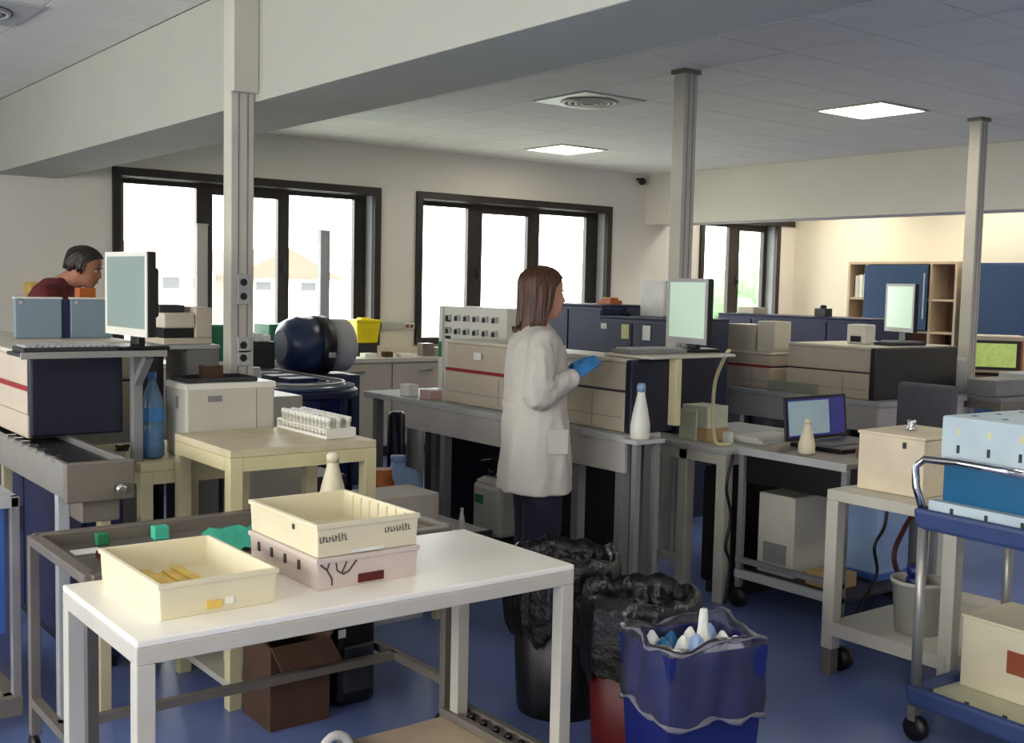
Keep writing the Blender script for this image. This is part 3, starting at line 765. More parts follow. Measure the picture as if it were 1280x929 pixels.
# printers right of the monitor
def printer():
    x0, x1, y0, y1, z = 1.83, 2.06, 4.95, 5.20, 1.27
    t = thing('label_printer', 'beige desktop printer with a dark paper slot beside the socket column', 'printer', ((x0+x1)/2, (y0+y1)/2, z))
    part(t, 'printer_base', MB().box(x0, x1, y0, y1, z, z+.03), BEIGE, .005)
    part(t, 'printer_side', MB().box(x1-.08, x1, y0, y1, z+.03, z+.17), BEIGE, .006)
    part(t, 'paper_slot', MB().box(x0+.01, x1-.08, y0+.02, y1, z+.03, z+.075), BLACK)
    part(t, 'printer_cover', MB().box(x0, x1-.08, y0, y1, z+.075, z+.145), BEIGE_L, .01)
    part(t, 'roll_holder', MB().box(x0, x0+.12, y0+.05, y1-.04, z+.145, z+.18), DARK, .006)
printer()
def printer_stand():
    x0, x1, y0, y1 = 1.81, 2.09, 4.93, 5.22
    t = thing('printer_stand', 'grey stand with open shelf under the beige printer', 'stand', ((x0+x1)/2, (y0+y1)/2, 0))
    part(t, 'stand_top', MB().box(x0, x1, y0, y1, 1.25, 1.269), LGREY, .003)
    part(t, 'stand_box', MB().box(x0+.13, x1, y0+.01, y1, 0.0, 1.25), GREY, .004)
    part(t, 'stand_panel', MB().box(x0, x0+.02, y0+.02, y1, 0.0, 1.25), NAVY)
printer_stand()
solo('grey_box', MB().box(2.16, 2.24, 5.0, 5.08, 1.02, 1.10).box(2.165, 2.235, 4.995, 5.0, 1.03, 1.06), LGREY, 'small light grey box on the white cabinet behind the column', 'box', bevel=.004)
under_unit(2.15, 2.5, 4.9, 5.5, 1.018, 'white cabinet behind the socket column', WHITEM, 1)
cyl_thing('cylinder_pot', 2.32, 5.05, 1.0185, [(.03, 0), (.03, .10), (.024, .105), (.024, .13), (.018, .132)], LGREY, 'light grey cylindrical pot on the white cabinet', 'pot')

# ------------------------------------------------------------------ counter below the windows
def wall_counter():
    x0, x1, y0, y1 = 2.4, 8.9, 8.62, 9.19
    t = thing('wall_counter', 'long beige counter running below the windows', 'counter', ((x0+x1)/2, (y0+y1)/2, 0))
    part(t, 'worktop', MB().box(x0, x1, y0, y1, .86, .90), BEIGE_L, .004)
    part(t, 'upstand', MB().box(x0, x1, y1-.02, y1, .90, .96), BEIGE_L)
    n = 9; w_ = (x1-x0)/n
    for k in range(n):
        d = part(t, 'cabinet_front', MB().box(x0+k*w_+.006, x0+(k+1)*w_-.006, y0+.01, y0+.03, .12, .85), BEIGE, .003)
        part(d, 'handle', MB().bar((x0+(k+.4)*w_, y0, .78), (x0+(k+.6)*w_, y0, .78), .012), STEEL)
    part(t, 'cabinet_box', MB().box(x0, x1, y0+.03, y1, .1, .86), BEIGE)
    part(t, 'plinth', MB().box(x0, x1, y0+.08, y1, 0, .1), DARK)
wall_counter()
def green_unit(x0, x1, label, y0=8.75, z1=1.2):
    t = thing('green_cabinet', label, 'cabinet', ((x0+x1)/2, y0+.15, .9005))
    part(t, 'box', MB().box(x0, x1, y0+.012, y0+.32, .9005, z1), GREEN, .004)
    n = 2; w_ = (x1-x0)/n
    for k in range(n):
        part(t, 'door', MB().box(x0+k*w_+.004, x0+(k+1)*w_-.004, y0, y0+.012, .91, z1-.01), GREEN, .002)
green_unit(3.50, 4.0, 'green low cabinet on the counter behind the socket column')
green_unit(4.15, 4.62, 'green low cabinet on the counter beside the blue centrifuge')
green_unit(2.45, 2.72, 'green low cabinet at the wall behind the blue-grey lids', 8.75, 1.17)
solo('cream_block', MB().box(2.3, 2.45, 9.05, 9.19, 1.42, 1.52), GOLD, 'pale yellow box fixed on the wall beside the man', 'box', bevel=.01)
for (x, lab, m) in ((3.52, 'cream slim service post in front of the first window left mullion', WHITEM), (4.62, 'grey slim service post in front of the first window right pane', LGREY)):
    t = thing('service_post', lab, 'post', (x, 8.7, .9005), 'slim service posts at the window')
    part(t, 'post', MB().box(x-.045, x+.045, 8.655, 8.715, .9005, 2.0), m, .005)
    part(t, 'post_cap', MB().box(x-.048, x+.048, 8.652, 8.718, 2.0, 2.012), m)
    part(t, 'base_plate', MB().box(x-.07, x+.07, 8.64, 8.73, .9005, .912), STEEL)
def sharps_bin():
    x, y, z = 5.19, 8.98, 1.05
    t = thing('sharps_bin', 'bright yellow sharps container on the counter stand by the first window', 'bin', (x, y, .9005))
    part(t, 'bin_body', MB().taper(x-.125, x+.125, y-.10, y+.10, 1.02, 1.21, .02), YELLOW, .01)
    part(t, 'bin_lid', MB().box(x-.13, x+.13, y-.105, y+.105, 1.21, 1.235), YELLOW, .008)
    part(t, 'bin_flap', MB().box(x-.05, x+.05, y-.04, y+.04, 1.235, 1.25), YELLOW, .004)
    part(t, 'stand_block', MB().box(x-.10, x+.10, y-.08, y+.08, .9005, 1.02), DARK)
sharps_bin()
def centrifuge():
    x, y = 3.98, 7.75
    t = thing('centrifuge', 'large dark blue centrifuge with black band and pale drum end', 'centrifuge', (x, y, 0))
    M = Matrix.Translation((x-.22, y, 1.08)) @ Matrix.Rotation(R(90), 4, 'Y')
    part(t, 'stand', MB().box(x-.25, x+.36, y-.2, y+.2, 0, .86), SLATE, .01)
    part(t, 'housing', MB().lathe((0, 0, 0), [(.12, 0), (.19, .04), (.225, .12), (.225, .26)], 32).xf(M), mat('centrifuge_blue', (36, 50, 84), .3))
    part(t, 'band', MB().lathe((0, 0, .26), [(.23, 0), (.23, .10)], 32).xf(M), BLACK)
    part(t, 'drum_end', MB().lathe((0, 0, .36), [(.205, 0), (.205, .18), (.19, .2)], 32).xf(M), LGREY)
    part(t, 'band_latch', MB().box(x+.06, x+.12, y-.25, y-.23, 1.0, 1.04), CHROME)
centrifuge()
solo('dark_box_device', MB().box(3.36, 3.58, 7.46, 7.64, .9365, 1.13).box(3.38, 3.56, 7.45, 7.46, .96, 1.11), BLACK, 'small black screen box on the long blue machine', 'device', bevel=.006)
for k in range(3):
    solo('white_pack', MB().box(3.38+.065*k, 3.435+.065*k, 7.50, 7.60, 1.1305, 1.20-.012*k), PAPER, 'small white pack on the black screen box', 'pack', 'white packs on the screen box', bevel=.003)
def carousel():
    x, ya, yb = 3.28, 6.52, 7.55
    t = thing('sorter_machine', 'long rounded dark blue machine with a glossy smoked top', 'machine', (x, ya, 0))
    rb = .37; BB = mat('machine_blue', (24, 36, 100), .35)
    def stad(r, z, n=24):
        out = [(x+r*math.cos(math.pi+math.pi*i/n), ya+r*math.sin(math.pi+math.pi*i/n), z) for i in range(n+1)]
        out += [(x+r*math.cos(math.pi*i/n), yb+r*math.sin(math.pi*i/n), z) for i in range(n+1)]
        return out
    part(t, 'skirt', MB().loft([stad(rb-.02, 0), stad(rb-.02, .84)], True, False), BB)
    for k in range(9):
        a = math.pi+k*math.pi/8
        part(t, 'seam_rib', MB().bar((x+(rb-.015)*math.cos(a), ya+(rb-.015)*math.sin(a), .02), (x+(rb-.015)*math.cos(a), ya+(rb-.015)*math.sin(a), .83), .014), SLATE if k % 2 else NAVY)
    part(t, 'rim', MB().loft([stad(rb, .84), stad(rb+.02, .85), stad(rb+.02, .885), stad(rb, .90)], True, False), NAVY2)
    part(t, 'smoked_top', MB().loft([stad(rb, .90), stad(rb, .915), stad(rb-.04, .922)], True, False), mat('smoked_glass_top', (84, 98, 122), .12))
    part(t, 'track_rail', MB().loft([stad(rb-.06, .922), stad(rb-.06, .936), stad(rb-.075, .936), stad(rb-.075, .922)], False, False), STEEL)
    part(t, 'track_rail', MB().loft([stad(rb-.16, .922), stad(rb-.16, .932), stad(rb-.175, .932), stad(rb-.175, .922)], False, False), SLATE)
    for k in range(4):
        part(t, 'cover_box', MB().box(x-.10, x+.10, ya-.1+.24*k, ya+.06+.24*k, .922, .955), SLATE if k % 2 else NAVY2, .006)
carousel()
# small items on the counter between the windows
for k, (x, m, s) in enumerate([(5.05, PAPER, (.12, .1, .04)), (5.26, CARD, (.08, .08, .05)), (5.42, PAPER, (.14, .09, .03)), (5.66, STEELD, (.12, .1, .12)), (5.82, BEIGE, (.08, .08, .08))]):
    solo('counter_item', MB().box(x, x+s[0], 8.70, 8.70+s[1], .9005, .9005+s[2]), m, ['folded white paper pad on the counter left of the wall socket', 'small brown carton on the counter near the white paper', 'flat white box on the counter under the wall socket', 'dark steel block on the counter below the wall trunking', 'beige cube box at the counter end beside the white rack'][k], 'box', bevel=.004)
solo('wall_socket', MB().box(5.745, 5.86, 9.160, 9.1745, 1.135, 1.19), PAPER, 'double wall socket between the two large windows', 'socket', bevel=.003)
for k in (0, 1):
    part(bpy.data.objects['wall_socket'], 'socket_face', MB().box(5.757+.052*k, 5.795+.052*k, 9.156, 9.161, 1.145, 1.18), mat('red_socket', (120, 70, 66), .5))
def camera_dome():
    t = thing('security_camera', 'small black camera in the wall corner near the ceiling', 'camera', (8.80, 9.15, 2.74))
    part(t, 'bracket', MB().box(8.785, 8.815, 9.13, 9.199, 2.775, 2.80), BLACK)
    part(t, 'dome', MB().ball((8.80, 9.12, 2.76), .042), BLACK)
camera_dome()

# ------------------------------------------------------------------ lane B bench and analyzers
def bench(label, x0, x1, y0, y1, z, ap0, ap1, legs_y, grp=None, apz=.17, notch=None):
    t = thing('lab_bench', label, 'bench', ((x0+x1)/2, (y0+y1)/2, 0), grp)
    if notch: part(t, 'worktop', MB().box(x0, notch[0], y0, notch[1], z-.035, z).box(x0, x1, notch[1], y1, z-.035, z), LGREY, .004)
    else: part(t, 'worktop', MB().box(x0, x1, y0, y1, z-.035, z), LGREY, .006)
    part(t, 'front_apron', MB().box(x0+.01, x0+.03, ap0, ap1, z-.035-apz+.03, z-.035), mat('bench_apron', (192, 187, 180), .5), .003)
    if x1 > 6: part(t, 'end_apron', MB().box(x0+.03, x1-.01, ap0, ap0+.02, z-.035-apz+.03, z-.035), MATS['bench_apron'], .003)
    for y in legs_y:
        part(t, 'leg', MB().box(x0+.04, x0+.09, y, y+.05, 0, z-.035), GREY, .003)
        if not notch or y > notch[1]: part(t, 'leg', MB().box(x1-.07, x1-.02, y, y+.05, 0, z-.035), GREY, .003)
    part(t, 'shade_panel', MB().box(x1-.02, x1-.005, (notch[1] if notch else y0)+.05, y1-.05, .03, z-.04), BLACK)  # black sheet standing in for the deep shade under the bench
    return t
bench('long grey bench beside the woman carrying the red striped analyzer', 3.50, 4.05, 3.70, 6.05, .90, 3.70, 5.58, (3.74, 4.05, 5.2, 5.95), 'analyzer benches', notch=(3.74, 4.0))
a1 = analyzer('analyzer', 'beige analyzer with a red stripe beside the white valve rack', 3.60, 3.88, 4.56, 5.30, .901, 1.26, None, True, .52)
part(a1, 'label_patch', MB().box(3.598, 3.602, 4.95, 5.02, 1.16, 1.20), PAPER)
a2 = analyzer('analyzer', 'beige analyzer with a navy end panel and stickers beside the woman', 3.57, 3.83, 3.72, 4.52, .901, 1.245, NAVY, False, .55)
for (y, z, w_, h_, m) in ((4.16, 1.14, .05, .06, PAPER), (4.04, 1.15, .05, .08, BEIGE_L), (4.13, 1.095, .04, .03, PAPER), (4.3, 1.13, .06, .07, BEIGE_L)):
    part(a2, 'sticker', MB().box(3.579, 3.583, y, y+w_, z, z+h_), m)
# white rack unit with rows of valves
def valve_rack():
    x0, x1, y0, y1, z0, z1 = 4.095, 4.33, 5.38, 6.06, 0.0, 1.43
    t = thing('valve_rack', 'tall white rack unit with rows of dark valves behind the red striped analyzer', 'rack', ((x0+x1)/2, (y0+y1)/2, z0))
    part(t, 'cabinet', MB().box(x0, x1, y0, y1, z0, z1), WHITEP, .008)
    for r_ in range(2):
        for k in range(6):
            y = y0+.10+k*.10; z = z1-.07-.085*r_
            v = part(t, 'valve', MB().box(x0-.02, x0, y-.02, y+.02, z-.018, z+.018), LGREY, .003)
            part(v, 'valve_knob', MB().box(x0-.035, x0-.02, y-.006, y+.006, z-.02, z+.01), DARK)
    for r_ in range(3):
        part(t, 'vent_slot', MB().box(x0-.003, x0, y1-.09, y1-.03, z1-.10-.055*r_, z1-.08-.055*r_), BLACK)
    part(t, 'side_frame', MB().box(x0-.02, x0, y1-.02, y1+.02, z0, z1), WHITEP, .004)
    part(t, 'green_label', MB().box(x0-.024, x0-.02, y1-.02, y1+.02, 1.10, 1.20), GREEN)
valve_rack()
solo('reagent_pack', MB().box(3.56, 3.64, 5.38, 5.50, .901, .955), mat('pinkish_pack', (196, 160, 160), .6), 'pinkish reagent pack on the bench beside the analyzer', 'pack', bevel=.004)
solo('reagent_pack', MB().box(3.56, 3.63, 5.62, 5.72, .901, .97), PAPER, 'bright white pack at the free end of the bench', 'pack', bevel=.004)
# monitor on the analyzer end of lane B
t = thing('monitor_shelf', 'pale shelf with a cream bracket on the navy analyzer end', 'shelf', (3.9, 3.8, 1.2))
part(t, 'shelf_plate', MB().box(3.62, 4.20, 3.66, 3.98, 1.2468, 1.262), BEIGE_L, .005)
part(t, 'bracket', MB().box(3.80, 3.838, 3.67, 3.7195, .93, 1.2468), CREAM, .004)
solo('equipment_box', MB().box(4.43, 4.74, 4.27, 4.47, .781, 1.235), NAVY, 'navy equipment box standing at the back of the grey desk', 'box', bevel=.006)
keyboard((3.81, 3.86, 1.2625), R(84), 'grey keyboard on the shelf beside the mint screened monitor', GREY, LGREY)
monitor((4.10, 3.90, 1.2625), R(-12), .31, .275, SCR_B, 'flat monitor with a mint screen at the analyzer end', BLACK, LGREY, stand=.07)
wash_bottle(3.50, 3.592, .8995, .25, 'white wash bottle with blue tip before the navy end panel', .045, WHITEP, LBLUE)
def ledge_b():
    t = thing('ledge', 'small grey ledge bracket fixed at the bench end', 'shelf', (3.5, 3.6, .0))
    part(t, 'ledge_plate', MB().box(3.43, 3.61, 3.54, 3.64, .88, .899), LGREY, .003)
    part(t, 'ledge_leg', MB().box(3.45, 3.48, 3.56, 3.59, 0, .88), GREY)
    part(t, 'ledge_leg', MB().box(3.57, 3.60, 3.56, 3.59, 0, .88), GREY)
ledge_b()
# things under bench B
def jerrican(x, y, z, label, m=WHITEP):
    t = thing('jerrican', label, 'canister', (x, y, z))
    part(t, 'can_body', MB().box(x-.10, x+.10, y-.13, y+.13, z, z+.30), m, .03)
    part(t, 'can_shoulder', MB().taper(x-.06, x+.06, y-.08, y+.08, z+.30, z+.33, -.03, -.04), m, .01)
    part(t, 'can_cap', MB().lathe((x, y+.07, z+.33), [(.025, 0), (.025, .03), (.02, .034)], 14), BLACK)
    part(t, 'can_handle', MB().tube([(x, y-.08, z+.32), (x, y-.07, z+.37), (x, y+.0, z+.37), (x, y+.02, z+.33)], .012, 8), m)
    part(t, 'tubing', MB().tube([(x, y+.07, z+.36), (x-.04, y+.12, z+.41), (x-.02, y+.02, z+.43), (x+.03, y-.08, z+.40), (x+.08, y-.10, z+.33)], .009, 8), BLACK)
    part(t, 'can_label', MB().box(x-.102, x-.1, y+.02, y+.10, z+.18, z+.23), GREEN)
jerrican(3.82, 5.05, .151, 'white jerrican with green label under the bench', WHITEM)
solo('low_plinth', MB().box(3.70, 3.96, 4.92, 5.18, 0, .15), BLACK, 'low black plinth under the bench carrying the jerrican', 'plinth', bevel=.005)
def water_carboy():
    x, y = 3.12, 5.02; z = .30
    t = thing('carboy', 'pale blue plastic carboy on the low white trolley', 'canister', (x, y, z))
    part(t, 'carboy_body', MB().lathe((x, y, z), [(.12, 0), (.13, .02), (.13, .22), (.10, .28), (.04, .30), (.035, .33)], 24), LBLUE)
    part(t, 'carboy_cap', MB().lathe((x, y, z), [(.04, .33), (.04, .36), (.03, .362)], 16), LBLUE)
    part(t, 'level_strip', MB().box(x-.012, x+.012, y-.136, y-.128, z+.03, z+.22), NAVY)
water_carboy()
def low_trolley():
    x0, x1, y0, y1 = 2.80, 3.44, 4.62, 5.25
    t = thing('low_trolley', 'low white trolley carrying the pale blue carboy', 'trolley', ((x0+x1)/2, (y0+y1)/2, 0))
    part(t, 'deck', MB().box(x0, x1, y0, y1, .265, .299), WHITEP, .005)
    part(t, 'deck_edge', MB().box(x0-.006, x1+.006, y0-.012, y0, .24, .30), DARK)
    for a in (x0+.04, x1-.08):
        for b in (y0+.04, y1-.08): part(t, 'leg', MB().box(a, a+.04, b, b+.04, 0, .265), GREY)
low_trolley()
wash_bottle(3.30, 4.68, .30, .12, 'tiny white squeeze bottle at the low trolley corner', .02)
solo('grey_carton', MB().box(2.52, 2.90, 4.30, 4.56, .43, .60), mat('grey_board', (196, 186, 172), .7), 'flat grey carton on the stool beside the cream table', 'box', bevel=.004)
table('stool_table', 'small cream stool carrying the grey carton', 2.50, 2.92, 4.28, 4.58, .43, CREAM, th=.03, apron=.04, leg=.04)
t = thing('bottle_crate', 'open grey crate of small bottles under the cream stool', 'crate', (2.71, 4.43, 0))
part(t, 'crate_body', MB().tray(2.56, 2.86, 4.34, 4.52, 0, .14, .006, .008), LGREY, .003)
part(t, 'crate_grip', MB().box(2.66, 2.76, 4.336, 4.341, .09, .115), DARK)
for k in range(6):
    x_, y_ = 2.605+.10*(k % 3), 4.385+.085*(k//3)
    b_ = thing('small_bottle', ['white', 'navy', 'grey'][k % 3] + ' capped small bottle in the open grey crate', 'bottle', (x_, y_, .007), 'bottles in the grey crate')
    part(b_, 'bottle_body', MB().lathe((x_, y_, .007), [(.03, 0), (.033, .01), (.033, .14), (.016, .18), (.016, .20)], 16), WHITEP)
    part(b_, 'cap', MB().lathe((x_, y_, .207), [(.02, 0), (.02, .03), (.016, .034)], 14), [WHITEP, NAVY, GREY][k % 3])
cyl_thing('amber_jar', 2.89, 4.80, .30, [(.06, 0), (.065, .01), (.065, .26), (.05, .30), (.05, .34)], ORANGE, 'tall amber jar on the low white trolley', 'jar')
solo('grey_bin', MB().taper(2.52, 2.78, 4.95, 5.25, 0, .60, .03), SLATE, 'slate grey bin behind the cream table legs', 'bin', bevel=.01)
solo('steel_instrument', MB().box(1.60, 1.78, 4.98, 5.16, .0, .62).lathe((1.68, 5.06, .62), [(.05, 0), (.05, .06), (.02, .09)], 18), STEEL, 'shiny steel instrument on the floor behind the cream side table', 'instrument')
# dark rolls standing between the round machine and the bench
for k, (x, y) in enumerate([(3.93, 6.35), (4.08, 6.35), (4.23, 6.35)]):
    cyl_thing('dark_roll', x, y, 0, [(.055, 0), (.06, .02), (.06, .70-.03*k), (.04, .72-.03*k)], [NAVY, GREY, DARK][k], ['navy upright roll beside the long blue machine', 'grey upright roll between navy and black rolls', 'black upright roll next to the grey upright roll'][k], 'roll')

# ------------------------------------------------------------------ navy back units behind lane B
def back_unit(x0, x1, y0, y1, z1, label, m, notes=()):
    t = thing('back_unit', label, 'cabinet', ((x0+x1)/2, (y0+y1)/2, 0))
    part(t, 'carcass', MB().box(x0, x1, y0, y1, 0, z1), m, .01)
    part(t, 'top_cap', MB().box(x0-.004, x1, y0-.004, y1, z1, z1+.012), m, .003)
    n = max(1, int((y1-y0)/.35)); w_ = (y1-y0)/n
    for k in range(n):
        part(t, 'front_panel', MB().box(x0-.01, x0, y0+k*w_+.008, y0+(k+1)*w_-.008, .9, z1-.03), m, .003)
    for (y, z, w2, h2, mm) in notes:
        part(t, 'note', MB().box(x0-.014, x0-.0105, y, y+w2, z, z+h2), mm)
    return t
back_unit(5.45, 6.0, 6.02, 6.75, 1.435, 'taller navy unit in front of the second window', NAVY2)
back_unit(5.40, 5.98, 5.28, 6.0, 1.36, 'slate navy unit with pinned notes behind the analyzer bench', SLATE, [(5.67, 1.22, .075, .10, NOTE), (5.46, 1.22, .075, .10, PAPER), (5.90, 1.28, .06, .04, PAPER)])
solo('tape_roll', MB().box(5.60, 5.72, 6.10, 6.24, 1.448, 1.48).box(5.62, 5.70, 6.12, 6.22, 1.48, 1.50), ORANGE, 'small amber box on the taller navy unit', 'box', bevel=.004)
solo('desk_sensor', MB().lathe((5.6, 5.93, 1.373), [(.03, 0), (.03, .03), (.015, .035), (.015, .06)], 12), BLACK, 'small black sensor on the slate navy unit', 'device')
def acrylic():
    t = thing('display_stand', 'white document board with a clear acrylic file holder on the navy unit', 'stand', (5.80, 5.72, 1.373))
    part(t, 'document_board', MB().box(5.75, 5.762, 5.70, 5.94, 1.373, 1.63), PAPER, .003)
    part(t, 'acrylic_side', MB().box(5.752, 5.757, 5.44, 5.69, 1.373, 1.63), ACRYL)
    for k in range(4):
        part(t, 'file_pocket', MB().box(5.70, 5.75, 5.46, 5.60-.02*k, 1.38+.06*k, 1.43+.06*k), ACRYL)
acrylic()

# ------------------------------------------------------------------ desk and laptop trolley
table('side_desk', 'grey desk with white legs beside the mint screened monitor', 4.22, 5.20, 3.72, 4.50, .78, WHITEM, LGREY, th=.03, apron=.05, leg=.06, legs=[(4.22, 3.98), (4.22, 4.22), (5.14, 3.72), (5.14, 4.40), (4.22, 3.72), (4.22, 4.44)])
part(bpy.data.objects['side_desk'], 'stretcher', MB().box(4.23, 4.26, 4.04, 4.22, .14, .18), WHITEM, .003)
t = thing('tower_unit', 'black computer cabinet under the grey desk', 'cabinet', (4.7, 3.85, 0))
part(t, 'case', MB().box(4.32, 5.1, 3.74, 3.95, .06, .66), BLACK, .01)
part(t, 'base', MB().box(4.34, 5.08, 3.76, 3.93, 0, .06), DARK)
part(t, 'door', MB().box(4.31, 4.32, 3.75, 3.94, .08, .64), BLACK)
part(t, 'handle', MB().box(4.295, 4.31, 3.78, 3.80, .36, .46), STEELD)
PGC = mat('pale_green_card', (206, 212, 190), .7)
t = thing('pale_carton', 'pale green carton with tan lower half on the grey desk', 'box', (4.42, 4.05, .781))
part(t, 'carton_upper', MB().box(4.34, 4.50, 3.96, 4.14, .85, .965), PGC, .004)
part(t, 'carton_base', MB().box(4.335, 4.505, 3.955, 4.145, .781, .85), TAN, .004)
part(t, 'carton_flap', MB().box(4.32, 4.335, 4.02, 4.14, .781, .94), PGC, .003)
for k in range(3):
    solo('paper_pile', MB().box(4.52-.02*k, 4.86-.03*k, 3.71+.012*k, 3.93-.01*k, .7805+.0125*k, .792+.0125*k), PAPER, ['white paper pad at the bottom of the desk pile', 'white paper pad in the middle of the desk pile', 'white paper pad on top of the desk pile'][k], 'paper')
solo('white_card', MB().box(4.40, 4.43, 3.86, 3.905, .781, .84), PAPER, 'small upright white card beside the paper pile', 'card')
def laptop_trolley():
    x0, x1, y0, y1 = 4.25, 5.02, 3.03, 3.66
    t = thing('laptop_trolley', 'grey wheeled trolley carrying the laptop', 'trolley', ((x0+x1)/2, (y0+y1)/2, 0))
    part(t, 'top', MB().box(x0, x1, y0, y1, .775, .80), STEELD, .004)
    part(t, 'top_edge', MB().box(x0-.006, x0, y0, y1, .765, .803), LGREY, .002)
    part(t, 'drawer', MB().box(x0+.02, x1-.02, y0+.03, y1-.03, .63, .775), BLACK, .004)
    for a in (x0, x1-.03):
        for b in (y0, y1-.03):
            lg = part(t, 'leg', MB().box(a, a+.03, b, b+.03, .10, .775), GREY, .003)
            part(lg, 'castor', MB().lathe((0, 0, -.014), [(.01, 0), (.05, 0), (.05, .028), (.01, .028)], 16).xf(Matrix.Translation((a+.015, b+.02, .05)) @ Matrix.Rotation(R(90), 4, 'Y')), BLACK)
    part(t, 'lower_deck', MB().box(x0, x1, y0, y1, .16, .18), DARK, .004)
    part(t, 'deck_rail', MB().box(x0-.006, x0+.024, y0, y1, .15, .19), LGREY, .002)
    part(t, 'middle_rail', MB().bar((x0+.01, y0, .24), (x0+.01, y1, .24), .025), GREY)
laptop_trolley()
def laptop():
    x0, x1, y = 4.42, 4.86, 3.58
    t = thing('laptop', 'black laptop with a blue screen on the wheeled trolley', 'laptop', (4.6, 3.5, .801))
    part(t, 'laptop_base', MB().box(4.50, 4.98, 3.24, 3.55, .801, .822), BLACK, .004)
    part(t, 'laptop_keys', MB().box(4.54, 4.94, 3.33, 3.53, .822, .825), DARK)
    M = Matrix.Translation((0, 3.565, .82)) @ Matrix.Rotation(R(-6), 4, 'X')
    part(t, 'lid', MB().box(4.49, 4.99, 0, .012, 0, .225).xf(M), BLACK, .004)
    part(t, 'screen', MB().box(4.51, 4.97, -.0015, 0, .018, .21).xf(M), SCR_D)
    part(t, 'window_on_screen', MB().box(4.515, 4.84, -.003, -.0015, .028, .20).xf(M), SCR_L)
laptop()
wash_bottle(4.36, 3.34, .801, .17, 'white wash bottle standing in front of the laptop', .04, CREAMT, CREAMT)
solo('wooden_strip', MB().box(4.52, 4.96, 3.08, 3.18, .801, .835), mat('brown_board', (120, 84, 64), .7), 'flat brown board in front of the laptop', 'board', bevel=.003)
solo('green_tray', MB().tray(4.64, 4.80, 3.045, 3.075, .801, .82, .003), TEAL, 'tiny green tray at the trolley edge', 'tray')
t = thing('computer_tower', 'white computer tower on the laptop trolley deck', 'computer', (4.5, 3.5, .181))
part(t, 'case', MB().box(4.34, 4.62, 3.38, 3.60, .181, .58), WHITEM, .008)
part(t, 'vent', MB().box(4.337, 4.341, 3.42, 3.56, .24, .34), GREY)
t = thing('blue_case', 'pale blue plastic case beside the computer tower', 'case', (4.75, 3.22, .181))
part(t, 'case_body', MB().box(4.66, 4.92, 3.12, 3.34, .181, .56), LBLUE, .02)
part(t, 'case_base', MB().box(4.655, 4.925, 3.115, 3.345, .181, .22), MIDBLUE, .006)
solo('tan_carton', MB().box(4.34, 4.52, 3.14, 3.30, .181, .25), TAN, 'small tan carton on the trolley deck', 'box', bevel=.003)
def cable(pts, label, m=BLACK, r=.008):
    P = [Vector(p) for p in pts]; out = []
    for i in range(len(P)-1):
        p0 = P[max(i-1, 0)]; p1 = P[i]; p2 = P[i+1]; p3 = P[min(i+2, len(P)-1)]
        for k in range(8):
            u = k/8
            out.append(.5*((2*p1)+(p2-p0)*u+(2*p0-5*p1+4*p2-p3)*u*u+(3*p1-p0-3*p2+p3)*u**3))
    out.append(P[-1])
    return solo('cable', MB().tube(out, r, 8), m, label, 'cable')
cable([(4.24, 3.69, .76), (4.20, 3.69, .6), (4.24, 3.69, .45), (4.21, 3.69, .3), (4.25, 3.69, .2), (4.22, 3.69, .009)], 'black cable hanging down the laptop trolley leg')
cable([(4.50, 2.98, .70), (4.46, 2.96, .52), (4.40, 2.97, .42), (4.44, 2.98, .28), (4.30, 2.97, .14), (4.22, 2.95, .011)], 'black cable dropping to the floor beside the white shelf table')
cable([(4.62, 2.88, .62), (4.50, 2.89, .50), (4.42, 2.88, .38), (4.52, 2.87, .22), (4.66, 2.88, .12), (4.72, 2.88, .013)], 'thick red-brown cable tangled behind the white shelf table', mat('redbrown_cable', (70, 30, 28), .5), .012)
t = thing('white_cabinet_pc', 'large white computer cabinet on the floor behind the shelf table', 'computer', (5.1, 3.3, 0))
part(t, 'case', MB().box(5.06, 5.36, 3.1, 3.5, .05, .60), WHITEM, .01)
part(t, 'foot', MB().box(5.08, 5.34, 3.12, 3.48, 0, .05), DARK)
part(t, 'front', MB().box(5.05, 5.06, 3.12, 3.48, .1, .57), LGREY)

# ------------------------------------------------------------------ white shelf table with box and bucket
def shelf_table():
    x0, x1, y0, y1, z = 3.80, 4.75, 2.22, 2.80, .77
    t = thing('shelf_table', 'white metal table with a lower shelf behind the blue cart', 'table', ((x0+x1)/2, (y0+y1)/2, 0))
    part(t, 'tabletop', MB().box(x0, x1, y0, y1, z-.045, z), WHITEM, .004)
    for a in (x0, x1-.055):
        for b in (y0, y1-.055):
            lg = part(t, 'leg', MB().box(a, a+.055, b, b+.055, .11 if a == x0 and b > 2.5 else .0, z-.045), WHITEM, .003)
            if a == x0 and b > 2.5: part(lg, 'foot', MB().box(a+.004, a+.051, b+.004, b+.051, 0, .11), STEELD)
    part(t, 'shelf', MB().box(x0+.005, x1, y0+.01, y1-.01, .19, .215), WHITEM, .003)
    part(t, 'shelf_lip', MB().box(x0-.004, x0+.008, y0+.02, y1-.02, .17, .225), WHITEM)
    part(t, 'castor', MB().lathe((0, 0, -.02), [(.01, 0), (.05, 0), (.05, .04), (.01, .04)], 16).xf(Matrix.Translation((x0+.10, y1-.03, .05)) @ Matrix.Rotation(R(90), 4, 'Y')), BLACK)
shelf_table()
t = thing('white_carton', 'plain cream-white carton on the white shelf table', 'box', (4.1, 2.6, .771))
part(t, 'carton_body', MB().box(3.93, 4.30, 2.45, 2.75, .771, 1.0), mat('white_card_stock', (226, 212, 184), .75), .004)
part(t, 'lid_flap', MB().box(3.925, 4.305, 2.445, 2.755, 1.0, 1.012), mat('white_card_stock', (226, 212, 184), .75), .003)
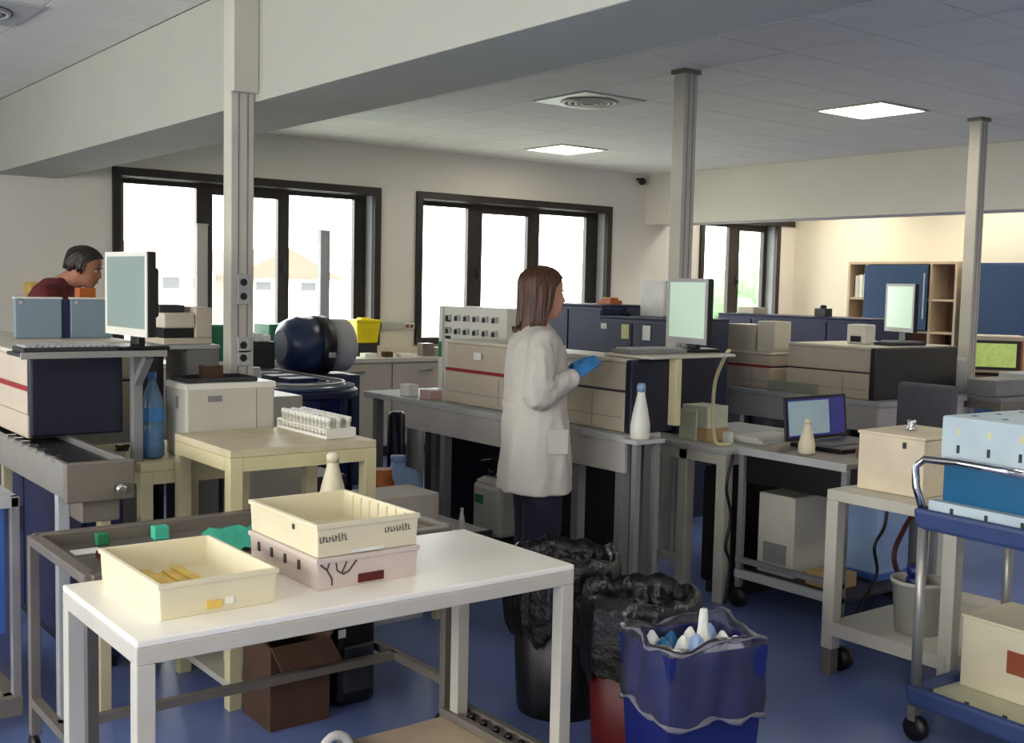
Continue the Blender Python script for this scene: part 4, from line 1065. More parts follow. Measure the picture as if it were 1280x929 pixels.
part(t, 'knob', MB().box(3.926, 3.931, 2.53, 2.545, .96, .985), INK)
solo('clear_stopper', MB().lathe((4.10, 2.62, 1.0125), [(.02, 0), (.02, .01), (.012, .02), (.02, .04), (.012, .045)], 14), CHROME, 'small shiny stopper on the cream-white carton', 'stopper')
def bucket(x, y, z):
    t = thing('bucket', 'translucent white bucket on the lower shelf', 'bucket', (x, y, z))
    part(t, 'bucket_wall', MB().lathe((x, y, z), [(.085, 0), (.105, .20), (.112, .20), (.112, .215), (.100, .215), (.08, .006)], 28), PBUCK)
    part(t, 'contents', MB().lathe((x, y, z+.006), [(.07, 0), (.085, .12), (.001, .122)], 24), WHITEM)
bucket(4.02, 2.50, .216)
for k, (x, z) in enumerate([(4.03, .4375), (4.03, .391), (4.025, .3445)]):
    solo('blue_pot', MB().lathe((x, 2.52, z), [(.035, 0), (.04, .01), (.04, .035), (.03, .045)], 18), BLUEBIN, ['navy pot on top of the pot stack over the bucket', 'navy pot in the middle of the pot stack over the bucket', 'navy pot at the foot of the stack in the bucket'][k], 'pot')

# ------------------------------------------------------------------ blue plastic cart
def blue_cart():
    t = thing('utility_cart', 'blue plastic utility cart with chrome handle and two decks', 'cart', (0, 0, 0))
    W, L = .58, .95
    def deck(z, name):
        mb = MB().tray(0, W, -L, 0, z, z+.075, .03, .01)
        d = link(name, mb.mesh(name), CART, t, .015)
        return d
    deck(.755, 'upper_deck'); d = deck(.125, 'lower_deck')
    link('deck_liner', MB().box(.035, W-.035, -L+.035, -.035, .16, .168).mesh('deck_liner'), mat('pale_liner', (206, 206, 178), .7), d)
    for k in range(6):
        link('notch', MB().box(.028, .034, -.10-.14*k, -.085-.14*k, .176, .201).mesh('notch'), INK, d)
    for (a, b) in ((.03, -.03), (W-.03, -.03), (.03, -L+.03), (W-.03, -L+.03)):
        link('post', MB().tube([(a, b, .19), (a, b, .77)], .018, 12).mesh('post'), STEEL, t)
        c = link('castor_fork', MB().box(a-.02, a+.02, b-.015, b+.015, .07, .125).mesh('castor_fork'), STEELD, t, .003)
        link('wheel', MB().lathe((0, 0, -.014), [(.01, 0), (.045, 0), (.045, .028), (.01, .028)], 18).xf(Matrix.Translation((a, b-.01, .045)) @ Matrix.Rotation(R(90), 4, 'Y')).mesh('wheel'), BLACK, c)
    pts = []
    for (x, y, z) in ((.03, -.02, .83), (.025, .005, .90), (.03, .015, .97), (.035, -.02, 1.00), (.035, -.15, 1.005), (.035, -.4, 1.0)): pts.append((x, y, z))
    link('handle', MB().tube(pts, .014, 12).mesh('handle'), CHROME, t)
    link('handle_rail', MB().tube([(.035, -.4, 1.0), (.035, -.62, .985), (.033, -.66, .94), (.03, -.66, .83)], .014, 12).mesh('handle_rail'), CHROME, t)
    t.location = (3.475, 2.205, 0); t.rotation_euler = (0, 0, R(-4))
    def on(name, label, cat, mb, m, bev=.004):
        """things standing on the cart: same turned frame, their own top-level object"""
        o = solo(name, mb, m, label, cat, bevel=bev)
        M = Matrix.Translation((3.475, 2.205, 0)) @ Matrix.Rotation(R(-4), 4, 'Z')
        o.location = M @ o.location; o.rotation_euler = (0, 0, R(-4))
        return o
    cb = on('cyan_crate', 'cyan blue crate on the upper deck of the blue cart', 'crate', MB().tray(.085, .52, -.88, -.06, .788, 1.0, .006, .0), CYAN)
    f = on('foam_rack', 'pale blue foam rack with holes on top of the cyan crate', 'rack', MB().box(.075, .53, -.89, -.05, 1.001, 1.155), FOAM, .008)
    base = f.location
    for k in range(7):
        link('slot', MB().box(-.2285, -.2265, .345-.115*k, .357-.115*k, .03, .058).mesh('slot'), INK, f)
        link('slot', MB().box(-.2285, -.2265, .345-.115*k, .357-.115*k, .095, .115).mesh('slot'), NOTE, f)
        for j in range(3):
            link('hole', MB().box(-.15+.14*j, -.13+.14*j, .345-.115*k, .360-.115*k, .153, .1552).mesh('hole'), INK, f)
    fb = link('foam_strip', MB().box(.035, .08, -.9, -.04, .788, .86).mesh('foam_strip'), FOAM, t, .004)
    for k in range(6):
        link('slot', MB().box(.033, .035, -.14-.13*k, -.128-.13*k, .815, .845).mesh('slot'), INK, fb)
    c2 = on('carton_on_cart', 'cream carton with a red-brown label on the lower deck', 'box', MB().box(.24, .54, -.62, -.06, .169, .42), CREAMT, .006)
    link('lid', MB().box(-.154, .154, -.284, .284, .251, .263).mesh('lid'), CREAMT, c2, .003)
    link('red_label', MB().box(-.152, -.15, .02, .10, .10, .18).mesh('red_label'), mat('redbrown_label', (150, 76, 50), .7), c2)
    link('dark_label', MB().box(-.152, -.15, -.08, -.06, .12, .15).mesh('dark_label'), CREAM, c2)
blue_cart()

# ------------------------------------------------------------------ lane C
bench('grey bench carrying the plain beige analyzer with black end', 6.18, 7.2, 4.18, 6.4, .88, 4.20, 5.75, (4.25, 5.1, 6.1), 'analyzer benches', .19)
a3 = analyzer('analyzer', 'plain beige analyzer with a wide black end beside the leaning monitor', 6.24, 7.18, 4.26, 4.98, .881, 1.225, BLACK, False, .5)
a4 = analyzer('analyzer', 'beige analyzer with a dark red line behind the green tray', 6.24, 6.8, 5.12, 5.66, .881, 1.14, None, True, .6)
monitor((6.98, 4.60, 1.2265), R(-22), .30, .29, SCR_B, 'flat monitor leaning on the black ended analyzer before the blue shelves', BLACK, LGREY, stand=.11)
keyboard((6.70, 4.40, 1.2265), R(82), 'dark keyboard beside the leaning monitor', DARK, GREY)
def dispenser():
    t = thing('tape_dispenser', 'white box with a black slot on the plain beige analyzer', 'dispenser', (6.55, 4.80, 1.226))
    part(t, 'shell', MB().box(6.52, 6.64, 4.55, 4.70, 1.226, 1.36), WHITEP, .01)
    part(t, 'slot', MB().box(6.515, 6.522, 4.585, 4.665, 1.24, 1.28), BLACK)
dispenser()
solo('rack_tray', MB().tray(6.19, 6.235, 4.7, 5.10, .8815, .95, .004).box(6.195, 6.23, 4.72, 5.08, .89, .93), mat('green_grey_rack', (150, 158, 138), .6), 'green-grey sample rack tray at the bench edge', 'rack', bevel=.002)
solo('module_box', MB().box(6.28, 6.5, 5.30, 5.56, 1.1405, 1.33), BEIGE, 'tan module box on the red lined analyzer', 'box', bevel=.006)
solo('module_box', MB().box(6.28, 6.46, 5.125, 5.28, 1.1405, 1.36), BEIGE_L, 'upright cream module box next to the tan module', 'box', bevel=.006)
solo('module_box', MB().box(6.50, 6.70, 5.0, 5.11, .881, 1.1), mat('maroon_module', (64, 30, 32), .5), 'dark maroon module between the two lane analyzers', 'box', bevel=.004)
cable([(6.22, 5.60, 1.15), (6.20, 5.52, 1.0), (6.165, 5.47, .9), (6.155, 5.45, .75), (6.155, 5.46, .3), (6.155, 5.46, .011)], 'dark cable running down the red lined analyzer', DARK, .010)
cable([(4.185, 3.70, 1.273), (4.205, 3.71, 1.275), (4.24, 3.76, 1.25), (4.26, 3.84, 1.12), (4.27, 3.86, .98), (4.28, 3.86, .85), (4.29, 3.84, .793), (4.34, 3.80, .792)], 'pale yellow cable hanging from the monitor shelf to the desk', CREAM, .010)
back_unit(8.1, 8.6, 5.62, 7.3, 1.345, 'long navy unit in front of the blue shelves', NAVY2)
solo('desk_camera', MB().box(8.25, 8.35, 6.18, 6.30, 1.358, 1.43).lathe((8.30, 6.24, 1.43), [(.03, 0), (.03, .02), (.02, .03)], 12), BLACK, 'small black device on the long navy unit', 'device', bevel=.004)
solo('cream_device', MB().box(8.2, 8.4, 6.95, 7.15, 1.358, 1.42), BEIGE_L, 'small cream device at the window end of the navy unit', 'device', bevel=.006)
cyl_thing('flask', 7.38, 4.36, .881, [(.05, 0), (.055, .01), (.055, .20), (.05, .215), (.05, .24), (.03, .25)], LGREY, 'light grey metal flask on the bench beside the black analyzer end', 'flask')
table('end_table', 'grey low table carrying the flask and grey cases', 7.22, 8.9, 3.95, 4.40, .88, STEELD, GREY, th=.03, apron=.05, leg=.04)
solo('grey_case', MB().box(7.24, 7.62, 4.0, 4.22, .8805, 1.0), GREY, 'dark grey flat case on the low table', 'case', bevel=.008)
solo('grey_case', MB().box(7.80, 8.25, 4.0, 4.3, .8805, 1.02), LGREY, 'light grey case at the far end of the low table', 'case', bevel=.008)
def green_terminal():
    x, y, z = 9.0, 5.0, .90
    t = thing('display_terminal', 'beige terminal with a bright green screen in front of the blue cabinet', 'terminal', (x, y, z))
    M = Matrix.Translation((x, y, z)) @ Matrix.Rotation(R(-52), 4, 'Z')
    # local -y is the face
    part(t, 'shell', MB().box(-.24, .24, 0, .3, .02, .34).xf(M), BEIGE_L, .015)
    part(t, 'bezel', MB().box(-.235, .235, -.015, 0, .025, .335).xf(M), BEIGE, .006)
    part(t, 'screen_surround', MB().box(-.20, .20, -.018, -.015, .05, .30).xf(M), DARK)
    part(t, 'screen', MB().box(-.165, .165, -.021, -.018, .075, .275).xf(M), SCR_G)
    for q in (-.215, .20): part(t, 'side_trim', MB().box(q, q+.015, -.02, -.015, .05, .30).xf(M), ORANGE)
    part(t, 'terminal_foot', MB().box(-.15, .15, .03, .25, 0, .02).xf(M), DARK)
green_terminal()
table('terminal_table', 'brown topped table under the green screened terminal', 8.65, 9.45, 4.55, 5.45, .8995, STEELD, BROWNSH, th=.03, apron=.04, leg=.04)
# office chair
def office_chair():
    x, y = 5.95, 3.85
    t = thing('office_chair', 'dark grey office chair pushed up to the plain analyzer bench', 'chair', (x, y, 0))
    for k in range(5):
        a = k*2*math.pi/5+.3
        lg = part(t, 'base_leg', MB().bar((x, y, .10), (x+.27*math.cos(a), y+.27*math.sin(a), .075), .04, .03), BLACK)
        part(lg, 'castor', MB().ball((x+.27*math.cos(a), y+.27*math.sin(a), .03), .03, 12, 8), BLACK)
    part(t, 'gas_lift', MB().tube([(x, y, .09), (x, y, .46)], .025, 12), STEELD)
    part(t, 'seat', MB().box(x-.22, x+.22, y-.22, y+.22, .46, .53), DARK, .03)
    part(t, 'back_post', MB().bar((x+.2, y, .48), (x+.24, y, .8), .05, .02), BLACK)
    part(t, 'backrest', MB().box(x+.2, x+.25, y-.2, y+.2, .72, 1.03), mat('grey_upholstery', (92, 92, 98), .9), .03)
office_chair()

# ------------------------------------------------------------------ blue shelving on the cream wall
def shelving():
    x0, x1, y0, y1, z1 = 11.24, 11.59, 6.72, 8.12, 1.91
    t = thing('shelf_cabinet', 'pale wooden wall shelving with blue sliding doors', 'cabinet', ((x0+x1)/2, (y0+y1)/2, 0))
    part(t, 'back_board', MB().box(x1-.02, x1, y0, y1, 0, z1), BROWNSH)
    for y in (y0, y0+.30, y1-.27, y1-.03):
        part(t, 'upright', MB().box(x0, x1-.02, y, y+.03, 0, z1), WOOD, .003)
    part(t, 'cabinet_top', MB().box(x0, x1, y0, y1, z1, z1+.03), WOOD, .003)
    for z in (.4, .95, 1.14, 1.50):
        part(t, 'shelf', MB().box(x0+.01, x1-.02, y0+.03, y1-.03, z, z+.025), WOOD, .002)
    part(t, 'sliding_door', MB().box(x0-.02, x0, y0+.36, y1-.24, 1.18, z1-.01), BLUECAB, .004)
    part(t, 'sliding_door', MB().box(x0-.042, x0-.022, y0+.33, y0+.80, 1.18, z1-.01), BLUECAB, .004)
    part(t, 'door_pull', MB().box(x0-.048, x0-.042, y0+.36, y0+.375, 1.3, z1-.1), STEEL)
    return t
shelving()
for k in range(3):
    solo('binder', MB().box(11.30, 11.54, 7.90+.055*k, 7.945+.055*k, 1.526, 1.80-.01*k), PAPER, 'white binder standing in the open shelf end', 'binder', 'binders in the open shelf end')
def blue_cabinet():
    x0, x1, y0, y1, z1 = 11.15, 11.59, 5.0, 6.60, 1.92
    t = thing('tall_cabinet', 'tall blue cabinet with double doors behind the green terminal', 'cabinet', ((x0+x1)/2, (y0+y1)/2, 0))
    part(t, 'carcass', MB().box(x0, x1, y0, y1, .06, z1), BLUECAB, .006)
    part(t, 'plinth', MB().box(x0+.03, x1, y0+.02, y1-.02, 0, .06), BLACK)
    for k in range(2):
        d = part(t, 'door', MB().box(x0-.018, x0, y0+.01+.795*k, y0+.785+.795*k, .08, z1-.02), BLUECAB, .004)
        part(d, 'handle', MB().bar((x0-.03, y0+.72+.16*k, 1.0), (x0-.03, y0+.72+.16*k, 1.15), .014), STEEL)
blue_cabinet()

# ------------------------------------------------------------------ bins
def bag_bin(x, y, r, h, rim_z, label, body, drop=.2, seed=1, sq=False):
    t = thing('waste_bin', label, 'bin', (x, y, 0))
    n = 72; rnd = random.Random(seed)
    part(t, 'bin_body', MB().lathe((x, y, 0), [(r*.78, 0), (r*.8, .02), (r*.93, h-.05), (r*.88, h-.05), (r*.74, .03)], 32, False), body)
    ph = [rnd.uniform(0, 6.28) for _ in range(6)]
    def rr(i, base, amp):
        a = 2*math.pi*i/n
        q = base*(1+amp*(math.sin(5*a+ph[0])+.7*math.sin(11*a+ph[1])+.8*math.sin(23*a+ph[2])))
        return q, a
    rings = []
    prof = [(1.00, h-drop, .030), (1.06, h-drop*.6, .030), (1.06, h-drop*.25, .024), (1.05, h-.02, .02), (1.01, h+.025, .02), (.93, h+.03, .02), (.86, h-.02, .025), (.78, h-.12, .03), (.5, h-.20, .05), (.05, h-.22, .05)]
    for k, (s, z, am) in enumerate(prof):
        ring = []
        for i in range(n):
            q, a = rr(i, r*s, am)
            dz = (.007*math.sin(4*a+ph[3])+.006*math.sin(9*a+ph[4])+.004*math.sin(17*a+ph[5])) * (2.6 if k == 0 else 1)
            ring.append((x+q*math.cos(a), y+q*math.sin(a), z+dz))
        rings.append(ring)
    part(t, 'bag', MB().loft(rings, False, True), BAG)
    return t
bag_bin(2.665, 3.12, .205, .57, .6, 'round black bin with black bag between the table and the woman', BLACK, .26, 3)
bag_bin(2.635, 2.675, .195, .53, .6, 'red bin lined with a crumpled black bag beside the blue bin', REDBIN, .24, 5)
solo('bag_knot', MB().tube([(2.44, 2.53, .38), (2.445, 2.50, .35), (2.455, 2.485, .33), (2.475, 2.475, .325)], [.006, .014, .01, .003], 8), CREAMT, 'pale knotted bag tie hanging on the red bin', 'tie')
def blue_bin():
    t = thing('waste_bin', 'blue rectangular bin with a clear plastic liner full of waste', 'bin', (0, 0, 0))
    W, L, H = .175, .135, .53
    link('bin_body', MB().tray(-W, W, -L, L, 0, H, .006, .03).mesh('bin_body'), BLUEBIN, t, .012)
    n = 48; rnd = random.Random(11); ph = [rnd.uniform(0, 6.28) for _ in range(4)]
    def sq(a, w_, l_):
        c, s = math.cos(a), math.sin(a); p = 5.0
        k = (abs(c)**p+abs(s)**p)**(-1/p)
        return w_*k*c, l_*k*s
    rings = []
    for k, (e, z) in enumerate([(.016, H-.185), (.02, H-.15), (.012, H-.09), (.010, H-.04), (.012, H+.02), (-.004, H+.028), (-.012, H), (-.015, H-.12)]):
        ring = []
        for i in range(n):
            a = 2*math.pi*i/n
            wv = .006*(math.sin(6*a+ph[0]+k*.8)+math.sin(11*a+ph[1]-k*.5))
            x, y = sq(a, W+e+wv, L+e+wv)
            dz = .014*math.sin(3*a+ph[2])+.008*math.sin(8*a+ph[3])
            if k == 0: dz += .03*max(0, math.cos(a+1.0))*(-1)
            ring.append((x, y, z+dz))
        rings.append(ring)
    link('liner', MB().loft(rings, False, True).mesh('liner'), LINER, t)
    FILM = mat_clear('crumpled_film', (214, 212, 222), .25, .80, .25)
    for q, rr_ in ((0, .007), (4, .005)):
        link('liner_hem', MB().tube(rings[q]+rings[q][:1], [rr_*(1+.6*math.sin(i*1.7)) for i in range(n+1)], 8, False).mesh('liner_hem'), FILM, t)
    t.location = (2.45, 2.26, 0); t.rotation_euler = (0, 0, R(-12))
    w_ = []
    rnd = random.Random(4)
    for k in range(12):
        if k == 6: continue
        gx, gy = -.105+.07*(k % 4), -.066+.066*(k//4); cx, cy = 2.45+gx*math.cos(R(-12))-gy*math.sin(R(-12)), 2.26+gx*math.sin(R(-12))+gy*math.cos(R(-12)); z = .425+.05*rnd.random()
        pts = []
        for i in range(7):
            ring = []
            for j in range(9):
                an = 2*math.pi*j/9; q = .028*(math.sin(math.pi*(i+.4)/6.8))*(1+.2*rnd.uniform(-1, 1))
                ring.append((cx+q*math.cos(an), cy+q*math.sin(an), z+.016*i))
            pts.append(ring)
        solo('waste_item', MB().loft(pts, True, False), [PAPER, LBLUE, PAPER, WHITEP, CYAN][k % 5], 'crumpled paper or film waste in the blue bin', 'waste', 'crumpled waste in the blue bin')
    solo('waste_bag', MB().loft([[(2.484+(.03-.003*i)*math.cos(j*.9)*(1+.15*math.sin(3*j+i)), 2.253+(.028-.003*i)*math.sin(j*.9)*(1+.2*math.cos(2*j+i)), .46+.026*i) for j in range(7)] for i in range(7)], True, False), PAPER, 'upright crumpled white bag sticking out of the blue bin', 'waste')
blue_bin()

# ------------------------------------------------------------------ people
def ring_se(cx, cy, z, rf, rb, ry, n=36, p=2.3, fold=0.0, ph=0.0, fn=7):
    out = []
    for i in range(n):
        a = 2*math.pi*i/n; c, s = math.cos(a), math.sin(a)
        k = (abs(c)**p+abs(s)**p)**(-1/p)
        f = 1+fold*math.sin(fn*a+ph)+fold*.6*math.sin((fn+4)*a-ph*1.7)
        rx = rf if c >= 0 else rb
        out.append((cx+rx*k*c*f, cy+ry*k*s*f, z))
    return out

def head_mb(c, s=1.0, tilt=0.0):
    """head with face along +x; c = chin level point under the skull centre"""
    prof = [(.0, .052, .004, .022), (.012, .068, .03, .038), (.03, .078, .048, .05), (.05, .083, .066, .057), (.075, .086, .082, .063), (.10, .083, .092, .068),
            (.118, .080, .097, .070), (.14, .088, .10, .072), (.165, .086, .10, .071), (.19, .07, .092, .063), (.21, .045, .068, .045), (.222, .012, .03, .018)]
    mb = MB().loft([ring_se(0, 0, z, f, b, w_, 28, 2.2) for z, f, b, w_ in prof])
    # nose, brow ridge, lips, chin, ears
    mb.loft([[(.080, -.006, .125), (.080, .006, .125), (.088, 0, .125)], [(.082, -.011, .10), (.082, .011, .10), (.103, 0, .098)], [(.080, -.016, .080), (.080, .016, .080), (.114, 0, .080)], [(.080, -.012, .070), (.080, .012, .070), (.098, 0, .069)]])
    mb.ball((.080, 0, .052), (.012, .024, .006)); mb.ball((.079, 0, .043), (.012, .02, .006)); mb.ball((.062, 0, .014), (.02, .022, .014))
    for sgn in (-1, 1):
        mb.ball((-.008, sgn*.073, .10), (.018, .009, .03), 12, 8)
    M = Matrix.Translation(c) @ Matrix.Rotation(tilt, 4, 'Y') @ Matrix.Scale(s, 4)
    return mb.xf(M), M

def remeshed(name, mb, material, voxel, parent=None, smooth=6):
    me = mb.mesh(name+'_src')
    o = bpy.data.objects.new(name, me); COL.objects.link(o); me.materials.append(material)
    r = o.modifiers.new('remesh', 'REMESH'); r.mode = 'VOXEL'; r.voxel_size = voxel; r.use_smooth_shade = True
    s_ = o.modifiers.new('smooth', 'SMOOTH'); s_.factor = .5; s_.iterations = smooth
    dg = bpy.context.evaluated_depsgraph_get(); dg.update()
    m2 = bpy.data.meshes.new_from_object(o.evaluated_get(dg))
    o.modifiers.clear(); o.data = m2; m2.name = name
    if len(m2.materials) == 0: m2.materials.append(material)
    m2.polygons.foreach_set('use_smooth', [True]*len(m2.polygons))
    if parent: o.parent = parent
    return o

from mathutils import noise as mnoise
def crease(o, amp, fx=13.0, fz=4.0, zhi=9.0):
    me = o.data
    co = [v.co.copy() for v in me.vertices]; no = [v.normal.copy() for v in me.vertices]
    for v, c, n_ in zip(me.vertices, co, no):
        a = mnoise.noise(Vector((c.x*fx, c.y*fx, c.z*fz)))
        b_ = mnoise.noise(Vector((c.x*fx*2.1+7, c.y*fx*2.1, c.z*fz*3.2+3)))
        r_ = (1-abs(a)*2.2)+.45*(1-abs(b_)*2.2)
        v.co = c+n_*amp*(r_-.7)*(1.0 if c.z < zhi else .35)
    me.update()

def limb(mb, pts, rad, n=14, sub=5):
    P = [Vector(p) for p in pts]; o = []; rr = []
    for i in range(len(P)-1):
        p0 = P[max(i-1, 0)]; p1 = P[i]; p2 = P[i+1]; p3 = P[min(i+2, len(P)-1)]
        for k in range(sub):
            u = k/sub
            o.append(.5*((2*p1)+(p2-p0)*u+(2*p0-5*p1+4*p2-p3)*u*u+(3*p1-p0-3*p2+p3)*u**3)); rr.append(rad[i]*(1-u)+rad[i+1]*u)
    o.append(P[-1]); rr.append(rad[-1])
    mb.tube(o, rr, n); mb.ball(o[0], rr[0]); mb.ball(o[-1], rr[-1])
    return mb

def hand_mb(wrist, fwd, side, palm_n, thumb_sign=1, curl=.6, s=1.0):
    """hand with palm and five separate fingers; fwd = finger direction, side = towards the thumb, palm_n = palm normal"""
    mb = MB(); f = Vector(fwd).normalized(); sd = Vector(side).normalized(); pn = Vector(palm_n).normalized(); w_ = Vector(wrist)
    rings = []
    for u, hw, th in ((0, .026, .02), (.03, .036, .018), (.07, .041, .015), (.092, .039, .012)):
        c = w_+f*u*s
        rings.append([c+(sd*hw*math.cos(a)+pn*th*math.sin(a))*s for a in [2*math.pi*i/14 for i in range(14)]])
    mb.loft(rings)
    for k, (off, ln) in enumerate(((.030, .072), (.011, .080), (-.009, .075), (-.028, .058))):
        base = w_+(f*.085+sd*off)*s; d = f.copy(); pts = [base]
        for j in range(3):
            ang = curl*(.35+.35*j); d = (f*math.cos(ang)+pn*math.sin(ang)).normalized()
            pts.append(pts[-1]+d*ln*s*(.44, .32, .24)[j])
        limb(mb, pts, [.0095*s, .009*s, .0082*s, .007*s], 10, 3)
    base = w_+(f*.028+sd*.03)*s; d1 = (f*.55+sd*.75+pn*.3).normalized(); d2 = (f*.85+sd*.3+pn*.45).normalized()
    limb(mb, [base, base+d1*.038*s, base+d1*.038*s+d2*.032*s, base+d1*.038*s+d2*.058*s], [.013*s, .011*s, .0095*s, .008*s], 10, 3)
    return mb

def hair_cap(M, low_back, low_side, thick=.014, open_deg=62, n=110, seed=2, flare=0.0):
    """hair as a shell over the skull, open at the face (+x); lengths below chin level in metres (negative z)"""
    rnd = random.Random(seed); ph = [rnd.uniform(0, 6.28) for _ in range(4)]
    prof = [(.236, .004, .03, .012), (.228, .036, .058, .036), (.212, .062, .088, .06), (.19, .084, .110, .078), (.165, .094, .118, .086), (.14, .092, .120, .089), (.11, .08, .119, .09), (.08, .07, .117, .09), (.05, .062, .115, .088), (.02, .056, .113, .086), (-.01, .05, .112, .086), (-.04, .046, .112, .087), (low_back, .042, .116+flare, .080)]
    prof = [q for q in prof if q[0] >= low_back]
    if prof[-1][0] > low_back: prof.append((low_back, prof[-1][1], prof[-1][2], prof[-1][3]))
    outer = []; inner = []
    for k, (z, f, b, w_) in enumerate(prof):
        op = R(open_deg) * min(1.0, max(0.0, (.205-z)/.05)) + R(26)*min(1.0, max(0.0, (.06-z)/.10))
        ro = []; ri = []
        for i in range(n+1):
            a = op + (2*math.pi-2*op)*i/n
            c, s = math.cos(a), math.sin(a)
            st = 1+.02*math.sin(17*a+ph[0])+.018*math.sin(31*a+ph[1]+z*14)+.014*math.sin(11*a+z*24+ph[2])
            rx = f if c >= 0 else b
            q = .80 if z > 0.0 else .72
            zz = z + (.010*math.sin(9*a+ph[3])+.008*math.sin(23*a) if k == len(prof)-1 else 0)
            ro.append((rx*c*st, w_*s*st, zz)); ri.append((rx*c*q, w_*s*q, zz-.004 if z > .1 else zz))
        outer.append(ro); inner.append(ri)
    mb = MB()
    mb.loft(outer, False, True, False); mb.loft(inner, False, True, False)
    m = len(prof); w1 = n+1
    # close rims: bottom edge and the two face edges
    base_o = 0; base_i = m*w1
    fs = []
    for i in range(n): fs.append((base_o+(m-1)*w1+i, base_o+(m-1)*w1+i+1, base_i+(m-1)*w1+i+1, base_i+(m-1)*w1+i))
    for k in range(m-1):
        fs.append((base_o+k*w1, base_o+(k+1)*w1, base_i+(k+1)*w1, base_i+k*w1))
        fs.append((base_o+k*w1+n, base_o+(k+1)*w1+n, base_i+(k+1)*w1+n, base_i+k*w1+n))
    for f in fs: mb.f.append(list(f)); mb.smooth.append(True)
    # crown cap
    mb.f.append([i for i in range(n)]); mb.smooth.append(True)
    return mb.xf(M)

def face_bits(root, M, hair_m, lips=(168, 92, 84)):
    for sgn in (-1, 1):
        e = MB().ball((.074, sgn*.030, .110), (.010, .013, .008), 12, 8).xf(M)
        eo = link('eye', e.mesh('eye'), mat('eye_white', (176, 168, 158), .3), root)
        link('iris', MB().ball((.0815, sgn*.030, .110), (.004, .006, .006), 10, 6).xf(M).mesh('iris'), mat('iris_brown', (52, 34, 24), .2), eo)
        link('eyebrow', MB().tube([(.086, sgn*.014, .128), (.086, sgn*.030, .132), (.076, sgn*.046, .128)], .0035, 6).xf(M).mesh('eyebrow'), hair_m, root)
    link('lips', MB().ball((.086, 0, .0475), (.009, .021, .007), 12, 8).xf(M).mesh('lips'), mat('lips', lips, .5), root)

